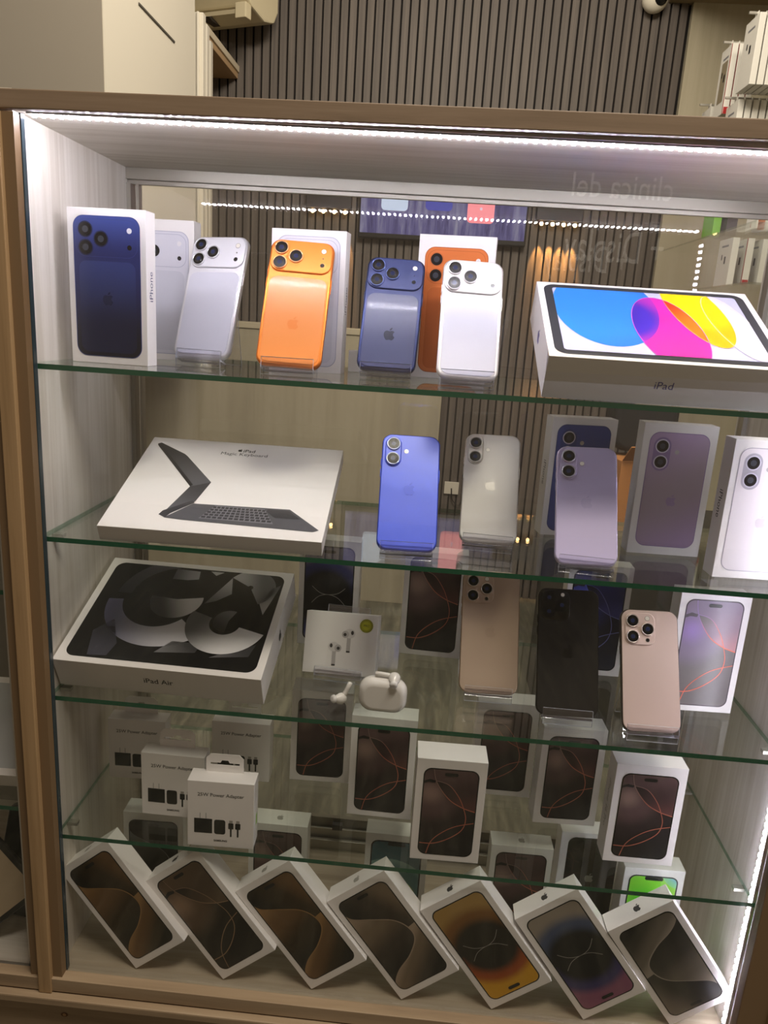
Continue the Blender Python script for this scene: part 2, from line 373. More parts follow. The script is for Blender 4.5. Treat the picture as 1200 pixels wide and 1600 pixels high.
# right hand rack: glass shelves and boxed accessories
for z, lab in ((1.215, 'upper clear glass shelf on the right wall behind the cabinet'), (1.052, 'lower clear glass shelf on the right wall behind the cabinet')):
    g = MB().box((1.30, 1.42, z-.006), (1.75, 2.3 if z > 1.2 else 1.92, z), SHELF)
    tag(g.build('glass_shelf'), lab, 'shelf', 'glass shelves on the right wall')
PALE = mat('pale_card', 'cfccc2', .45); REDP = mat('red_print', 'a01c1c', .45)
def acc_box(x, y, z, w, h, d, label, group, tilt=0, hook=True, red=False, lean=0, window=False, cname='accessory_box'):
    """slim carton: large face towards -x, d thick along x, w along y"""
    t = root(cname, (x, y, z), label, 'box', group, lean=lean)
    MB().box((0, -w/2, 0), (d, w/2, h), PALE).build('box_body', t, .001)
    a = Art(O=(0, 0, 0), U=(0, -1, 0), V=(0, 0, 1), N=(-1, 0, 0))
    if window: a.poly(rr(w*.55, h*.6, .004, 3, 0, h*.5), mat('brown_window', '857a62', .3), 0)
    a.poly(rr(.012, .022, .001, 2, w*.1, h*.55), INK, 1).poly(rr(.008, .016, .001, 2, -w*.15, h*.62), INK, 1).poly(rr(w*.5, .006, .001, 2, 0, h*.85), GREYINK, 1)
    if red:
        a.poly([(w/2-.006, 0.0), (w/2, 0.0), (w/2, h), (w/2-.006, h)], REDP, 1)
        a.face((0, -w/2, 0), (1, 0, 0), (0, 0, 1), (0, -1, 0)).poly([(.001, 0), (d-.001, 0), (d-.001, .02), (.001, .02)], REDP, 1)
    a.build('cover_print', t)
    if hook:
        MB().prism([(-.015, h), (.015, h), (.012, h+.018), (-.012, h+.018)], d/2-.0006, d/2+.0006, PALE).build('hang_tab', t)
names = ['first', 'second', 'third', 'fourth', 'fifth', 'sixth', 'seventh']
for k in range(4):
    acc_box(1.30+k*.021, 1.90, 1.585, .09, .20, .018, '%s windowed carton with a red band from the slats, upper right rack' % names[k], 'windowed cartons on the upper right rack', red=True, window=True)
for k in range(5):
    acc_box(1.30+k*.022, 1.71, 1.585+.03, .10, .185, .018, '%s white accessory carton from the slats, hanging in front of the windowed cartons' % names[k], 'white cartons on the upper right rack')
for k in range(4):
    acc_box(1.31+k*.02, 2.05, 1.455, .09, .19, .017, '%s narrow pale carton from the slats, just above the wooden beam' % names[k], 'pale cartons above the beam')
for k in range(5):
    acc_box(1.31+k*.022, 1.80, 1.39, .10, .21, .018, '%s white carton from the slats in the nearer row above the wooden beam' % names[k], 'nearer white cartons above the beam')
for k in range(4):
    acc_box(1.325+k*.045, 1.70, 1.054, .11, .14, .02, '%s pale boxed accessory from the slats on the lower glass shelf' % names[k], 'boxed accessories on the lower glass shelf', hook=False, red=(k == 1))
for (yy, zz, lab) in ((1.90, 1.80, 'steel hook carrying the windowed cartons'), (1.71, 1.815, 'steel hook carrying the upper white cartons'), (2.05, 1.660, 'steel hook carrying the narrow pale cartons'), (1.80, 1.615, 'steel hook carrying the nearer cartons above the beam')):
    tag(MB().box((1.285, yy-.003, zz-.003), (2.3, yy+.003, zz+.003), ALU).build('display_hook'), lab, 'hook', 'steel hooks on the right wall')
o = MB().box((1.32, 1.83, 1.2155), (1.345, 1.93, 1.30), mat('green_card', '6fae35', .5)).build('green_box', bevel=.001); tag(o, 'bright green carton on the upper glass shelf at the right', 'box')
o = MB().box((1.352, 1.80, 1.2155), (1.385, 1.90, 1.36), mat('dark_card', '3b3438', .5)).build('dark_box', bevel=.001); tag(o, 'dark grey carton beside the green one on the upper glass shelf', 'box')
t = root('watch_box', (1.44, 1.68, 1.2155), 'white and orange carton with a round black picture on the upper glass shelf', 'box')
MB().box((-.05, -.02, 0), (.07, .06, .15), mat('white_card', 'f1eeec')).build('box_body', t, .001)
Art(O=(0, -.02, 0)).poly(rr(.02, .13, .001, 2, -.035, .07), mat('orange_print', 'c8683a', .5), 0).poly(circ(.01, .065, .034), BLACK, 1).poly(circ(.01, .065, .018), mat('dial', '3c4148', .3), 2).build('cover_print', t)

# ------------------------------------------------------------------ the display cabinet
WASHV = wood('whitewashed_wood_upright', 'c3bbae', 'd6d0c6', 'e2ddd5', (80, 80, 2.2), .42, .12)
WASHX = wood('whitewashed_wood_lengthwise', 'bdb4a7', 'd0c9be', 'ddd7ce', (2.2, 80, 80), .42, .12)
PINE = wood('whitewashed_pine', '7a6752', '8f7b63', '9f8c74', (2.2, 30, 30), .55, .3)
PINEV = wood('worn_pine_post', '826949', '997d5b', 'a68a67', (60, 60, 2.5), .55, .3)
OAK = wood('oak_beam', '6b5a48', '7b6855', '877461', (3, 60, 60), .5, .15)
BROWN = mat('brown_metal_strip', '745d43', .5)
cab = root('display_cabinet', (.45, .15, 0), 'large glass-fronted display cabinet with whitewashed wood interior and oak beam', 'cabinet')
CO = Vector((-.45, -.15, 0))
def part(mb, name, bevel=0):
    o = mb.build(name, cab, bevel)
    for v in o.data.vertices: v.co += CO
    return o
part(MB().box((-.016, 0, -.02), (0, D+.02, H+.02), WASHV), 'side_panel')
part(MB().box((W, 0, -.02), (W+.016, D+.02, H+.02), WASHV), 'side_panel')
part(MB().box((-.016, 0, H), (W+.016, D+.02, H+.018), WASHX), 'top_panel')
part(MB().box((-.016, -.008, -.018), (W+.016, D+.02, 0), wood('dull_wood_lengthwise', '8f8370', 'a39783', 'b1a693', (2.2, 80, 80), .5, .12)), 'floor_panel')
bm = MB(); bm.add([(-.30, -.0165, 1.065), (1.25, -.0165, 1.078), (1.25, -.0068, 1.078), (-.30, -.0068, 1.065), (-.30, -.0165, 1.083), (1.25, -.0165, 1.096), (1.25, .02, 1.098), (-.30, .02, 1.089)],
        [(0,3,2,1),(4,5,6,7),(0,1,5,4),(1,2,6,5),(2,3,7,6),(3,0,4,7)], OAK)
part(bm, 'front_beam', .001)
part(MB().box((-.0185, -.0265, -.0175), (-.001, .0, 1.064), PINEV), 'front_post', .001)
part(MB().box((-.001, -.02, 0.0), (.0115, -.008, 1.064), BROWN), 'edge_strip')
part(MB().box((-.031, -.02, 0.0), (-.0185, -.006, 1.062), BROWN), 'edge_strip')
part(MB().box((W-.006, -.022, -.02), (W+.03, -.006, 1.078), BROWN), 'edge_strip', .001)
part(MB().box((W+.03, -.026, -.02), (W+.06, 0, 1.078), PINEV), 'front_post', .001)
part(MB().box((-.0185, -.024, -.016), (W+.04, -.008, .0045), PINE), 'front_rail', .001)
lp = MB().box((-.4, -.020, -.40), (.47, -.005, -.022), PINE).box((.474, -.020, -.40), (W+.3, -.005, -.022), PINE)
part(lp, 'plinth_board', .001)
part(MB().box((-.4, -.034, -.030), (W+.3, -.005, -.018), PINE), 'plinth_ledge', .002)
kn = Art(O=(0, -.0203, 0)); KN = mat('pine_knot', '5e3d22', .6)
for kx, kz, kr in ((.012, -.058, .005), (.30, -.045, .004), (.66, -.052, .005), (.16, -.080, .004)): kn.poly(circ(kx, kz, kr, 14, kr*.7), KN).poly(circ(kx, kz, kr*.5, 12), mat('knot_core', '9a774f', .6), 1)
part(kn, 'wood_knots')
part(MB().box((.0115, -.0065, .0045), (W-.006, -.0015, 1.066), GLASS), 'front_glass')
part(MB().box((.0105, -.0075, .0045), (.0125, -.0005, 1.066), mat('glass_side_edge', '33424a', .2)), 'glass_edge')
# rear: header rail, tracks, two sliding panes
part(MB().box((0, D-.02, H-.015), (W, D, H), ALU).box((0, D-.014, H-.021), (W, D-.008, H-.015), ALU), 'header_rail', .0006)
part(MB().box((0, D-.004, 0), (W, D+.004, .05), mat('dark_rail', '6c675a', .4, metal=.5)).box((0, D-.022, .0), (W, D-.016, .018), ALU).box((0, D-.012, 0), (W, D-.008, .034), ALU), 'sliding_track', .0005)
part(MB().box((0, D-.018, .0), (.006, D, H-.02), ALU).box((.012, D-.014, .0), (.016, D-.002, H-.02), ALU), 'corner_channel')
part(MB().box((W-.006, D-.018, .0), (W, D, H-.02), ALU), 'corner_channel')
part(MB().box((.006, D-.006, .034), (W-.006, D-.001, H-.015), GLASS), 'rear_glass')
part(MB().box((.335, D-.018, .036), (.352, D-.008, .046), BLACK), 'track_stop')
for zz in (Z2, Z3, Z4):
    for sx in (0, 1):
        for yy in (.035, .24):
            x0 = 0 if sx == 0 else W-.014
            part(MB().box((x0, yy, zz-.0105), (x0+.014, yy+.008, zz-.0062), ALU), 'shelf_pin')
# lights
LEDM = mat('led_glow', 'ffffff', emit='f0edff', es=LED_POWER)
LEDM.node_tree.nodes['Principled BSDF'].inputs['Emission Color'].default_value = (.93, .90, 1.0, 1)
TAPE = mat('led_tape', '8a8682', .6)
LEDV = mat('led_glow_side', 'ffffff', emit='f0edff', es=LED_POWER*.45)
t = root('led_strip', (.45, .008, H), 'bright white diode strip along the top front edge inside the cabinet', 'light strip')
MB().box((-.438, -.004, -.0015), (.438, .006, 0), TAPE).build('tape', t)
proto = MB().box((-.0016, -.0016, -.0035), (.0016, .0016, -.0015), LEDM).build('diode', t); proto.location = (-.433, .003, 0)
for k in range(1, 92):
    c = proto.copy(); C.objects.link(c); c.parent = t; c.location = (-.433+k*.00951, .003, 0)
t = root('led_strip', (W-.0035, .010, .53), 'bright white diode strip running down inside the right front post', 'light strip')
MB().box((-.0005, -.004, -.52), (.0035, .006, .52), TAPE).build('tape', t)
proto = MB().box((-.0025, -.0016, -.0022), (-.0005, .0016, .0022), LEDV).build('diode', t); proto.location = (0, .001, -.512)
for k in range(1, 97):
    c = proto.copy(); C.objects.link(c); c.parent = t; c.location = (0, .001, -.512+k*.0107)
# shelves
for z, lab in ((Z1, 'top glass shelf with green edge carrying the triple-lens phones'), (Z2, 'second glass shelf from the top, under the keyboard box'),
               (Z3, 'third glass shelf from the top, under the earbuds and black phone'), (Z4, 'lowest glass shelf, under the power adapter boxes')):
    g = MB().box((.0015, .004, z-.006), (W-.0015, .288, z), SHELF)
    g.mats += [GEDGE, GREAR]; g.mi = [0, 0, 1, 2, 2, 2]
    tag(g.build('glass_shelf'), lab, 'shelf', 'glass shelves in the cabinet')

# ------------------------------------------------------------------ print library for phone boxes
def screen16(a, w, h, cz, tone, flip=False, bm=None):
    """curved glowing line wallpaper on a phone screen of w x h centred at z=cz"""
    T = dict(natural=(('8f766e', '5a4444', '281b1d', '150f12'), '3c282a', 'b06650', '0d0a0c', '563230'),
             lavender=(('a78cc8', '8d7f94', '77706f', '6f6868'), '96808f', 'f07a62', '5a5458', 'c08c90'),
             blue=(('5560c0', '363c80', '1f2238', '17182a'), '33366c', '7f84c8', '0e0f1c', '4a4e90'),
             sand=(('8a705a', '5c4836', '211912', '17110c'), '4a3a2c', '8f7458', '0d0a08', '5c4a38'))[tone]
    nm = tone+('_%d' % round(h*1000))
    bez = rr(w, h, .0105, 7, 0, cz); scr = rr(w-.003, h-.003, .0095, 7, 0, cz)
    sw, sh = w-.003, h-.003
    X = lambda u, v: ((u-.5)*sw, cz+(.5-v)*sh)
    a.poly(bez, mat('bezel_'+tone, T[3], .25), 0)
    a.poly(scr, gmat('wall_'+nm, 'radial', (-.35*sw, 0, cz+.22*sh), .62*sh, [(0, T[0][0]), (.3, T[0][1]), (.65, T[0][2]), (1, T[0][3])]), 1)
    A = smooth([X(.16, -.02), X(.24, .15), X(.48, .33), X(.74, .42), X(1.0, .465)]); B = smooth([X(.22, .13), X(.47, .17), X(.67, .30), X(.78, .43), X(.84, .56), X(.78, .69), X(.55, .80), X(.27, .87), X(.0, .875)])
    Cc = smooth([X(1.0, .595), X(.66, .65), X(.4, .74), X(.22, .85), X(.14, 1.0)])
    a.poly(clip(A+[X(1.1, .46), X(1.1, -.05), X(.16, -.05)], scr), gmat('disc_'+nm, 'linear', (.1*sw, 0, cz+.5*sh), (.4*sw, 0, cz+.02*sh), [(0, T[0][1]), (.5, T[1]), (1, T[4])]), 2)
    lensp = smooth([X(.22, .13), X(.47, .17), X(.67, .30), X(.76, .42)])+smooth([X(.74, .42), X(.48, .33), X(.24, .15)])
    a.poly(clip(lensp, scr), gmat('lensfill_'+nm, 'linear', X2(X(.3, .15)), X2(X(.7, .4)), [(0, T[0][2]), (.6, T[1]), (1, T[4])]), 3)
    a.poly(clip([X(-.01, .14), X(.1, .115), X(.22, .13), X(.2, .155), X(.08, .15), X(-.01, .17)], scr), mat('edge_'+tone, T[3], .4), 3)
    wd = lambda t: .0007+.0007*t
    lm = gmat('glow_'+nm, 'linear', X2(X(.3, .1)), X2(X(.9, .6)), [(0, T[0][0]), (.5, T[2]), (1, T[2])])
    a.line(A, wd, lm, 4, scr).line(B, wd, lm, 4, scr).line(Cc, .0011, lm, 5, scr)
    a.poly(rr(.017, .0045, .0022, 5, 0, cz+h/2-.0075), mat('island_black', '08080a', .3), 6)
def X2(p): return (p[0], 0, p[1])
def screen15(a, w, h, cz, tone, flip=1):
    """sweeping folded sheet wallpaper"""
    T = dict(gold=('967347', '6b4e2e', '32240f', '140d06'), grey=('a3907c', '74634f', '3a3028', '17120f'), pewter=('948b7e', '665e52', '34302a', '131110'),
             silver=('767a78', '50534f', '2b2d2b', '121312'))[tone]
    bez = rr(w, h, .0105, 7, 0, cz); scr = rr(w-.003, h-.003, .0095, 7, 0, cz); sw, sh = (w-.003)*flip, (h-.003)*flip
    X = lambda u, v: ((u-.5)*sw, cz+(.5-v)*sh)
    n2 = '%s_%d_%d' % (tone, round(h*1000), flip)
    a.poly(bez, mat('bezel15', '0b0908', .25), 0)
    a.poly(scr, gmat('fold_a_'+n2, 'linear', X2(X(.95, .10)), X2(X(.25, .30)), [(0, T[1]), (.5, T[2]), (1, T[3])]), 1)
    S = smooth([X(-.04, .085), X(.07, .183), X(.39, .275), X(.70, .37), X(.845, .49), X(.825, .61), X(.55, .73), X(.21, .81), X(.02, .89), X(.0, .95), X(.03, 1.02)])
    a.poly(clip(S+[X(-.04, 1.02)], scr), gmat('fold_b_'+n2, 'linear', X2(X(.05, .15)), X2(X(.45, .78)), [(0, T[0]), (.35, T[1]), (.7, T[2]), (1, T[3])]), 2)
    a.poly(clip(S[40:]+[X(1.05, 1.02), X(1.05, .47)], scr), gmat('fold_c_'+n2, 'linear', X2(X(.38, .72)), X2(X(.80, .98)), [(0, T[0]), (.3, T[1]), (.75, T[2]), (1, T[3])]), 3)
    a.line(S, lambda t: .0004+.0012*math.sin(math.pi*t), mat('fold_edge_'+tone, T[0], .4), 4, scr)
    a.poly(rr(.017, .0045, .0022, 5, 0, cz+flip*(h/2-.0075)), mat('island_black', '08080a', .3), 6)
def screen14(a, w, h, cz, tone, flip=1):
    """dark sphere with crossing arcs and a glowing rim"""
    T = dict(gold=('a88648', '7a4f1c', '181109', 'a04a12', 'd8a01c'), purple=('93897c', '44506e', '0e0d12', '3a3466', '8c5470'), blue=('8a8696', '3a3e74', '08080e', '34386c', '77738a'))[tone]
    bez = rr(w, h, .0105, 7, 0, cz); scr = rr(w-.0032, h-.0032, .0092, 7, 0, cz); sw, sh = (w-.003)*flip, (h-.003)*flip
    X = lambda u, v: ((u-.5)*sw, cz+(.5-v)*sh)
    a.poly(bez, mat('bezel14', '07070a', .2), 0)
    n2 = '%s_%d_%d' % (tone, round(h*1000), flip)
    a.poly(scr, gmat('orb_'+n2, 'radial', X2(X(.5, .46 if flip < 0 else .62)), .62*abs(sh), [(0, T[2]), (.40, T[2]), (.58, T[1]), (.78, T[0]), (1, T[0])]), 1)
    half = [X(-.1, .5), X(1.1, .5), X(1.1, -.1), X(-.1, -.1)]
    if flip > 0: half = half
    a.poly(clip(half, scr), gmat('orb2_'+n2, 'radial', X2(X(.45, .52)), .52*abs(sh), [(0, T[2]), (.45, T[2]), (.66, T[3]), (.85, T[4]), (1, T[4])]), 2)
    lt = mat('orb_line_'+tone, '9a9690', .4)
    a.line(smooth([X(.15, .42), X(.32, .485), X(.5, .50), X(.7, .48), X(.85, .42)]), .0007, lt, 3, scr)
    a.line(smooth([X(.15, .60), X(.3, .525), X(.5, .50), X(.7, .53), X(.85, .60)]), .0007, lt, 3, scr)
    a.poly(rr(.017, .0045, .0022, 5, 0, cz+flip*(h/2-.008)), mat('island_black', '08080a', .3), 6)
def screen_notch(a, w, h, cz, tone):
    bez = rr(w, h, .0105, 7, 0, cz); scr = rr(w-.004, h-.004, .009, 7, 0, cz)
    a.poly(bez, mat('bezel_navy', '14202a', .25), 0)
    if tone == 'teal':
        a.poly(scr, gmat('teal_wall', 'linear', (0, 0, cz+h/2), (0, 0, cz-h/2), [(0, '3f6672'), (.5, '5b8288'), (1, '3f5f68')]), 1)
        a.poly(clip(circ(-.008, cz-.02, .062, 40), scr), gmat('teal_disc', 'radial', (-.008, 0, cz-.02), .062, [(0, '6f9a90'), (.8, '6b979a'), (1, '8fb4b0')]), 2)
        a.poly(clip(circ(-.006, cz-.028, .040, 40), scr), gmat('lime_disc', 'radial', (-.014, 0, cz-.035), .050, [(0, '5f8b4a'), (.8, '9cbf55'), (1, 'b6d070')]), 3)
    else:
        a.poly(scr, gmat('green_wall', 'radial', (-.012, 0, cz+.030), .075, [(0, '4bd020'), (.4, '8be83c'), (.62, 'a6ee5c'), (.9, '7ec8c8'), (1, '8fb0d8')]), 1)
        a.poly(clip(circ(.045, cz+.085, .038, 30), scr), gmat('sky_corner', 'radial', (.045, 0, cz+.085), .038, [(0, '9fb8ee'), (.6, '86c8e0'), (1, '9ae8a0')]), 2)
    a.poly(rr(.026, .006, .0025, 4, 0, cz+h/2-.0045), mat('notch_black', '10161c', .3), 5)
def phone_print(a, w, h, cz, model, col, dark, deep, logo_c=None, grad=None):
    """flat picture of a phone back"""
    body = mat('print_'+col, col, .3)
    a.poly(rr(w, h, .0125, 8, 0, cz), mat('print_rim_'+dark, dark, .3), 0)
    top = cz+h/2
    a.poly(rr(w-.0018, h-.0018, .0118, 8, 0, cz), grad or body, 1)
    lg = mat('print_lens', '16161a', .2); rg = mat('print_ring_'+dark, dark, .3); sm = mat('print_lens_in', '3b3f48', .2)
    if model == 'pro':
        a.poly(rr(w-.006, .041, .012, 7, 0, top-.024), mat('print_rim_'+dark, dark), 2).poly(rr(w-.0072, .0398, .0115, 7, 0, top-.024), grad or body, 3)
        a.poly(rr(w-.012, h-.054, .009, 6, 0, cz-.022), mat('print_deep_'+deep, deep, .25) if not grad else gmat('pg_'+col, 'linear', (0, 0, cz+h*.25), (0, 0, cz-h*.3), [(0, dark), (1, deep)]), 2)
        L = ((-w/2+.0150, top-.0150), (-w/2+.0150, top-.0345), (-w/2+.0335, top-.0248))
        a.poly(circ(w/2-.0125, top-.015, .0030), mat('print_flash', 'e8e6ea', .3), 4).poly(circ(w/2-.0125, top-.033, .0027), lg, 4)
        R = .0082
    else:
        a.poly(rr(.0215, .0425, .0107, 8, -w/2+.0165, top-.0275), mat('print_rim_'+dark, dark), 2)
        L = ((-w/2+.0165, top-.0175), (-w/2+.0165, top-.0375)); R = .0080
        a.poly(circ(-w/2+.035, top-.024, .0028), mat('print_flash2', 'b5b0b0', .3), 4)
    for cx, c2 in L:
        a.poly(circ(cx, c2, R+.0007), mat('print_pale_'+col, deep if model == 'pro' else 'd8d4e4', .3), 4).poly(circ(cx, c2, R-.0007), lg, 5).poly(circ(cx, c2, R*.45), sm, 6)
    if logo_c: a.logo(.015, mat('print_logo_'+logo_c, logo_c, .25), 0, cz-.012, 4)
def product_box(label, group, x, y, z, yaw, w, h, d, art, lean=0, roll=0, logo=None, side=None, cat='phone box', name='phone_box', body=WHITE, loc_fix=None):
    t = root(name, (x, y, z), label, cat, group, yaw, lean, roll)
    MB().box((-w/2, 0, 0), (w/2, d, h), body).build('box_body', t, .0005)
    a = Art(); art(a); a.build('cover_picture', t)
    if logo or side:
        a = Art()
        if logo: a.face((0, d/2, h), (1, 0, 0), (0, 1, 0), (0, 0, 1)).logo(.012, logo, 0, 0, 0)
        if side:
            txt, sd, up, ink = side; s = 1 if sd == 'r' else -1
            a.face((s*w/2, d/2, h/2), (0, s, 0), (0, 0, 1), (s, 0, 0))
            if txt: a.text(txt, .0125, ink, 0, .004, 0, up*math.pi/2)
            else: a.logo(.014, ink, 0, 0, 0)
        a.build('lettering', t)
    return t

# ------------------------------------------------------------------ phones and stands
def stand(x, y, z, yaw, lean, hp, label, wd=.062, back=.085, gl=.0086):
    t = root('phone_stand', (x, y, z), label, 'phone stand', 'clear acrylic phone stands', yaw)
    u = (math.sin(lean), math.cos(lean)); n = (math.cos(lean), -math.sin(lean)); P = (0, hp)
    def Q(a, b): return (P[0]+a*n[0]+b*u[0], P[1]+a*n[1]+b*u[1])
    def para(a0, a1, b0, b1): return [Q(a0, b0), Q(a1, b0), Q(a1, b1), Q(a0, b1)]
    b0 = Q(-.0048, -.0040); k1 = (math.sin(lean*.6), math.cos(lean*.6)); k2 = (math.cos(lean*.6)*.0028, -math.sin(lean*.6)*.0028)
    MB().prism([b0, (b0[0]+k2[0], b0[1]+k2[1]), (b0[0]+k2[0]+k1[0]*.0125, b0[1]+k2[1]+k1[1]*.0125), (b0[0]+k1[0]*.0125, b0[1]+k1[1]*.0125)], -wd/2, wd/2, ACRYL, ACEDGE, (0, 2)).build('front_lip', t, .0003, 1)
    MB().prism(para(-.0018, gl+.0032, -.0035, -.0006), -wd/2, wd/2, ACRYL, ACEDGE, (1,)).build('ledge', t, .0003, 1)
    MB().prism(para(gl+.0006, gl+.0032, -.0006, back), -wd*.46, wd*.46, ACRYL, ACEDGE, (2,)).build('back_plate', t, .0003, 1)
    q = Q(gl+.0032, back); zq = q[1]-.001
    MB().prism([(q[0], zq), (q[0]-.001, zq-.003), (q[0]+.014, 0), (q[0]+.0165, 0)], -wd*.46, wd*.46, ACRYL, ACEDGE, (2,)).build('rear_leg', t, .0003, 1)
    f = Q(-.0045, -.0035)
    MB().prism([(f[0], f[1]), (f[0]+.0028, f[1]-.0005), (f[0]+.0028, 0), (f[0], 0)], -wd/2, wd/2, ACRYL, ACEDGE, (2,)).build('foot', t, .0003, 1)
def lens_part(t, cx, cz, y, r, rim, dark=False):
    n = 28
    ring = lambda rad, yy: [(cx+rad*math.cos(2*math.pi*j/n), yy, cz+rad*math.sin(2*math.pi*j/n)) for j in range(n)]
    L = MB().loops([ring(r, y), ring(r, y-.0016), ring(r-.0004, y-.0020), ring(r-.0012, y-.0020), ring(r-.0014, y-.0012)], rim, cap0=False)
    o = L.build('lens', t)
    g = MB().loops([ring(r-.0013, y-.0013), ring(r-.0013, y-.0015)], mat('lens_black', '050506', .25, spec=.3), cap0=False)
    g.loops([ring(r*.52, y-.0015), ring(r*.48, y-.0016)], mat('lens_inner_ring', '17181c', .2), cap0=False)
    g.loops([ring(r*.33, y-.0016), ring(r*.30, y-.0017)], mat('lens_pupil', '1c2748', .15), cap0=False)
    g.build('lens_glass', o)
def phone(label, group, x, y, z, yaw, lean, roll, model, w, h, col, frame, panel=None, rim=None, logo=None, stand_label=None, hp=.010, metal=.25, rough=.38):
    t = root('smartphone', (x, y, z+hp), label, 'smartphone', group, yaw, lean, roll)
    td = .0085; cr = .0125 if model != 'black' else .0115
    body = mat('phone_'+col, col, rough, metal=metal); fr = mat('phone_frame_'+frame, frame, .28, metal=.7); rm = mat('phone_rim_'+(rim or frame), rim or frame, .25, metal=.6)
    slab(MB(), w, h, cr, 0, td, .0022 if model != 'plain' else .0012, fr, 0, h/2, 8, 4, capm=body).build('body', t)
    if model != 'pro17':
        slab(MB(), w-.0022, h-.0022, cr-.001, -.0003, .0012, .0004, body, 0, h/2, 8, 2).build('back_glass', t)
    sb = MB()
    for sx, z0_, z1_ in ((1, .60, .71), (-1, .72, .78), (-1, .62, .69)):
        sb = MB(); x0 = sx*(w/2-.0004); x1 = sx*(w/2+.0006)
        sb.box((min(x0, x1), td*.32, h*z0_), (max(x0, x1), td*.68, h*z1_), fr).build('side_button', t, .0002, 1)
    fl = mat('flash_white', 'efeadf', .25, coat=.5); ld = mat('sensor_black', '151517', .15)
    def dot(cx, cz, yy, r, m_, nm):
        n = 20; ring = lambda rad, q: [(cx+rad*math.cos(2*math.pi*j/n), q, cz+rad*math.sin(2*math.pi*j/n)) for j in range(n)]
        MB().loops([ring(r+.0005, yy), ring(r+.0004, yy-.0003)], rm, cap0=False).loops([ring(r, yy-.0002), ring(r-.0002, yy-.0005)], m_, cap0=False).build(nm, t)
    if model == 'pro17':
        slab(MB(), w-.0035, .0415, .0125, -.0022, .002, .0014, body, 0, h-.0225, 8, 4).build('camera_plateau', t)
        pm = mat('panel_'+panel, panel, .3, coat=.15)
        slab(MB(), w-.0085, h-.0535, .010, -.0004, .001, .0003, pm, 0, (h-.0535)/2+.0045, 7, 2).build('back_glass', t)
        for cx, cz in ((-w/2+.0138, h-.0130), (-w/2+.0138, h-.0325), (-w/2+.0325, h-.0228)): lens_part(t, cx, cz, -.0022, .0088, rm)
        dot(w/2-.0125, h-.0135, -.0022, .0030, fl, 'flash'); dot(w/2-.0125, h-.0320, -.0022, .0026, ld, 'depth_sensor'); dot(w/2-.0125, h-.0230, -.0022, .0006, ld, 'microphone')
        ly = -.0005; lz = (h-.0535)*.50
    elif model == 'pro16':
        slab(MB(), .0375, .0400, .0095, -.0018, .001, .0010, body, -w/2+.0235, h-.0245, 8, 3).build('camera_plateau', t)
        for cx, cz in ((-w/2+.0140, h-.0148), (-w/2+.0140, h-.0345), (-w/2+.0325, h-.0246)): lens_part(t, cx, cz, -.0018, .0082, rm)
        dot(-w/2+.0325, h-.0112, -.0018, .0027, fl, 'flash'); dot(-w/2+.0325, h-.0382, -.0018, .0023, ld, 'depth_sensor')
        ly = -.0004; lz = h*.5
    elif model == 'plain':
        slab(MB(), .0200, .0400, .0100, -.0018, .001, .0012, body, -w/2+.0140, h-.0240, 9, 3).build('camera_plateau', t)
        for cz in (h-.0142, h-.0340): lens_part(t, -w/2+.0140, cz, -.0018, .0084, rm)
        dot(-w/2+.0300, h-.0225, 0, .0027, fl, 'flash'); ly = -.0004; lz = h*.52
    else:
        slab(MB(), .0370, .0385, .0090, -.0016, .001, .0008, mat('bump_black', '08080a', .06, coat=1), -w/2+.0220, h-.0225, 8, 3).build('camera_plateau', t)
        for cx, cz in ((-w/2+.0135, h-.0130), (-w/2+.0135, h-.0310), (-w/2+.0300, h-.0220)): lens_part(t, cx, cz, -.0016, .0078, mat('black_ring', '1a1a1c', .15, metal=.6))
        dot(-w/2+.0310, h-.0085, -.0016, .0025, fl, 'flash'); ly = -.0004; lz = h*.5
    if logo:
        Art(O=(0, ly, 0)).logo(.0165, mat('logo_'+logo, logo, .3, metal=.15), 0, lz, 0).build('logo', t)
    if stand_label: stand(x, y, z, yaw, lean, hp, stand_label)
    return t

# ------------------------------------------------------------------ top shelf
IPH = 'iPhone'
pbig = (.094, .172)
product_box('white box with a deep blue triple-lens phone pictured, leftmost on the top shelf', 'phone boxes on the top shelf', .066, .065, Z1, -.064, .0936, .172, .0247,
    lambda a: phone_print(a, .080, .156, .086, 'pro', '27346e', '36447e', '141b3a', '1c2446', gmat('navy_grad', 'linear', (0, 0, .17), (0, 0, .02), [(0, '3a4a8e'), (.35, '262f66'), (1, '0f1222')])), side=(IPH, 'r', 1, mat('navy_ink', '2a3566', .4)))
product_box('white box with a silver phone pictured on it, half hidden behind the blue phone box', 'phone boxes on the top shelf', .079, .196, Z1, -.052, .094, .178, .026,
    lambda a: phone_print(a, .080, .156, .086, 'pro', 'd9d9e4', 'b3b5c8', 'd3d4e0', None))
product_box('white box with a silver phone pictured on it, standing behind the orange phone', 'phone boxes on the top shelf', .283, .150, Z1, -.081, .094, .171, .026,
    lambda a: phone_print(a, .080, .156, .0855, 'pro', 'dedee8', 'b5b7ca', 'd8d9e4', None), side=(IPH, 'r', 1, GREYINK))
product_box('white box with an orange phone pictured on it, standing behind the small white phone', 'phone boxes on the top shelf', .4655, .186, Z1, -.10, .097, .178, .026,
    lambda a: phone_print(a, .080, .156, .0855, 'pro', 'd9763a', 'b85c28', 'c96a34', None))
o = MB().box((-.012, 0, 0), (.012, .02, .028), WHITE).build('small_box', bevel=.0006); o.location = (.345, .20, Z1+.0002); tag(o, 'tiny plain white box on the top shelf behind the orange phone', 'box')
G1 = 'triple-lens phones on the top shelf'
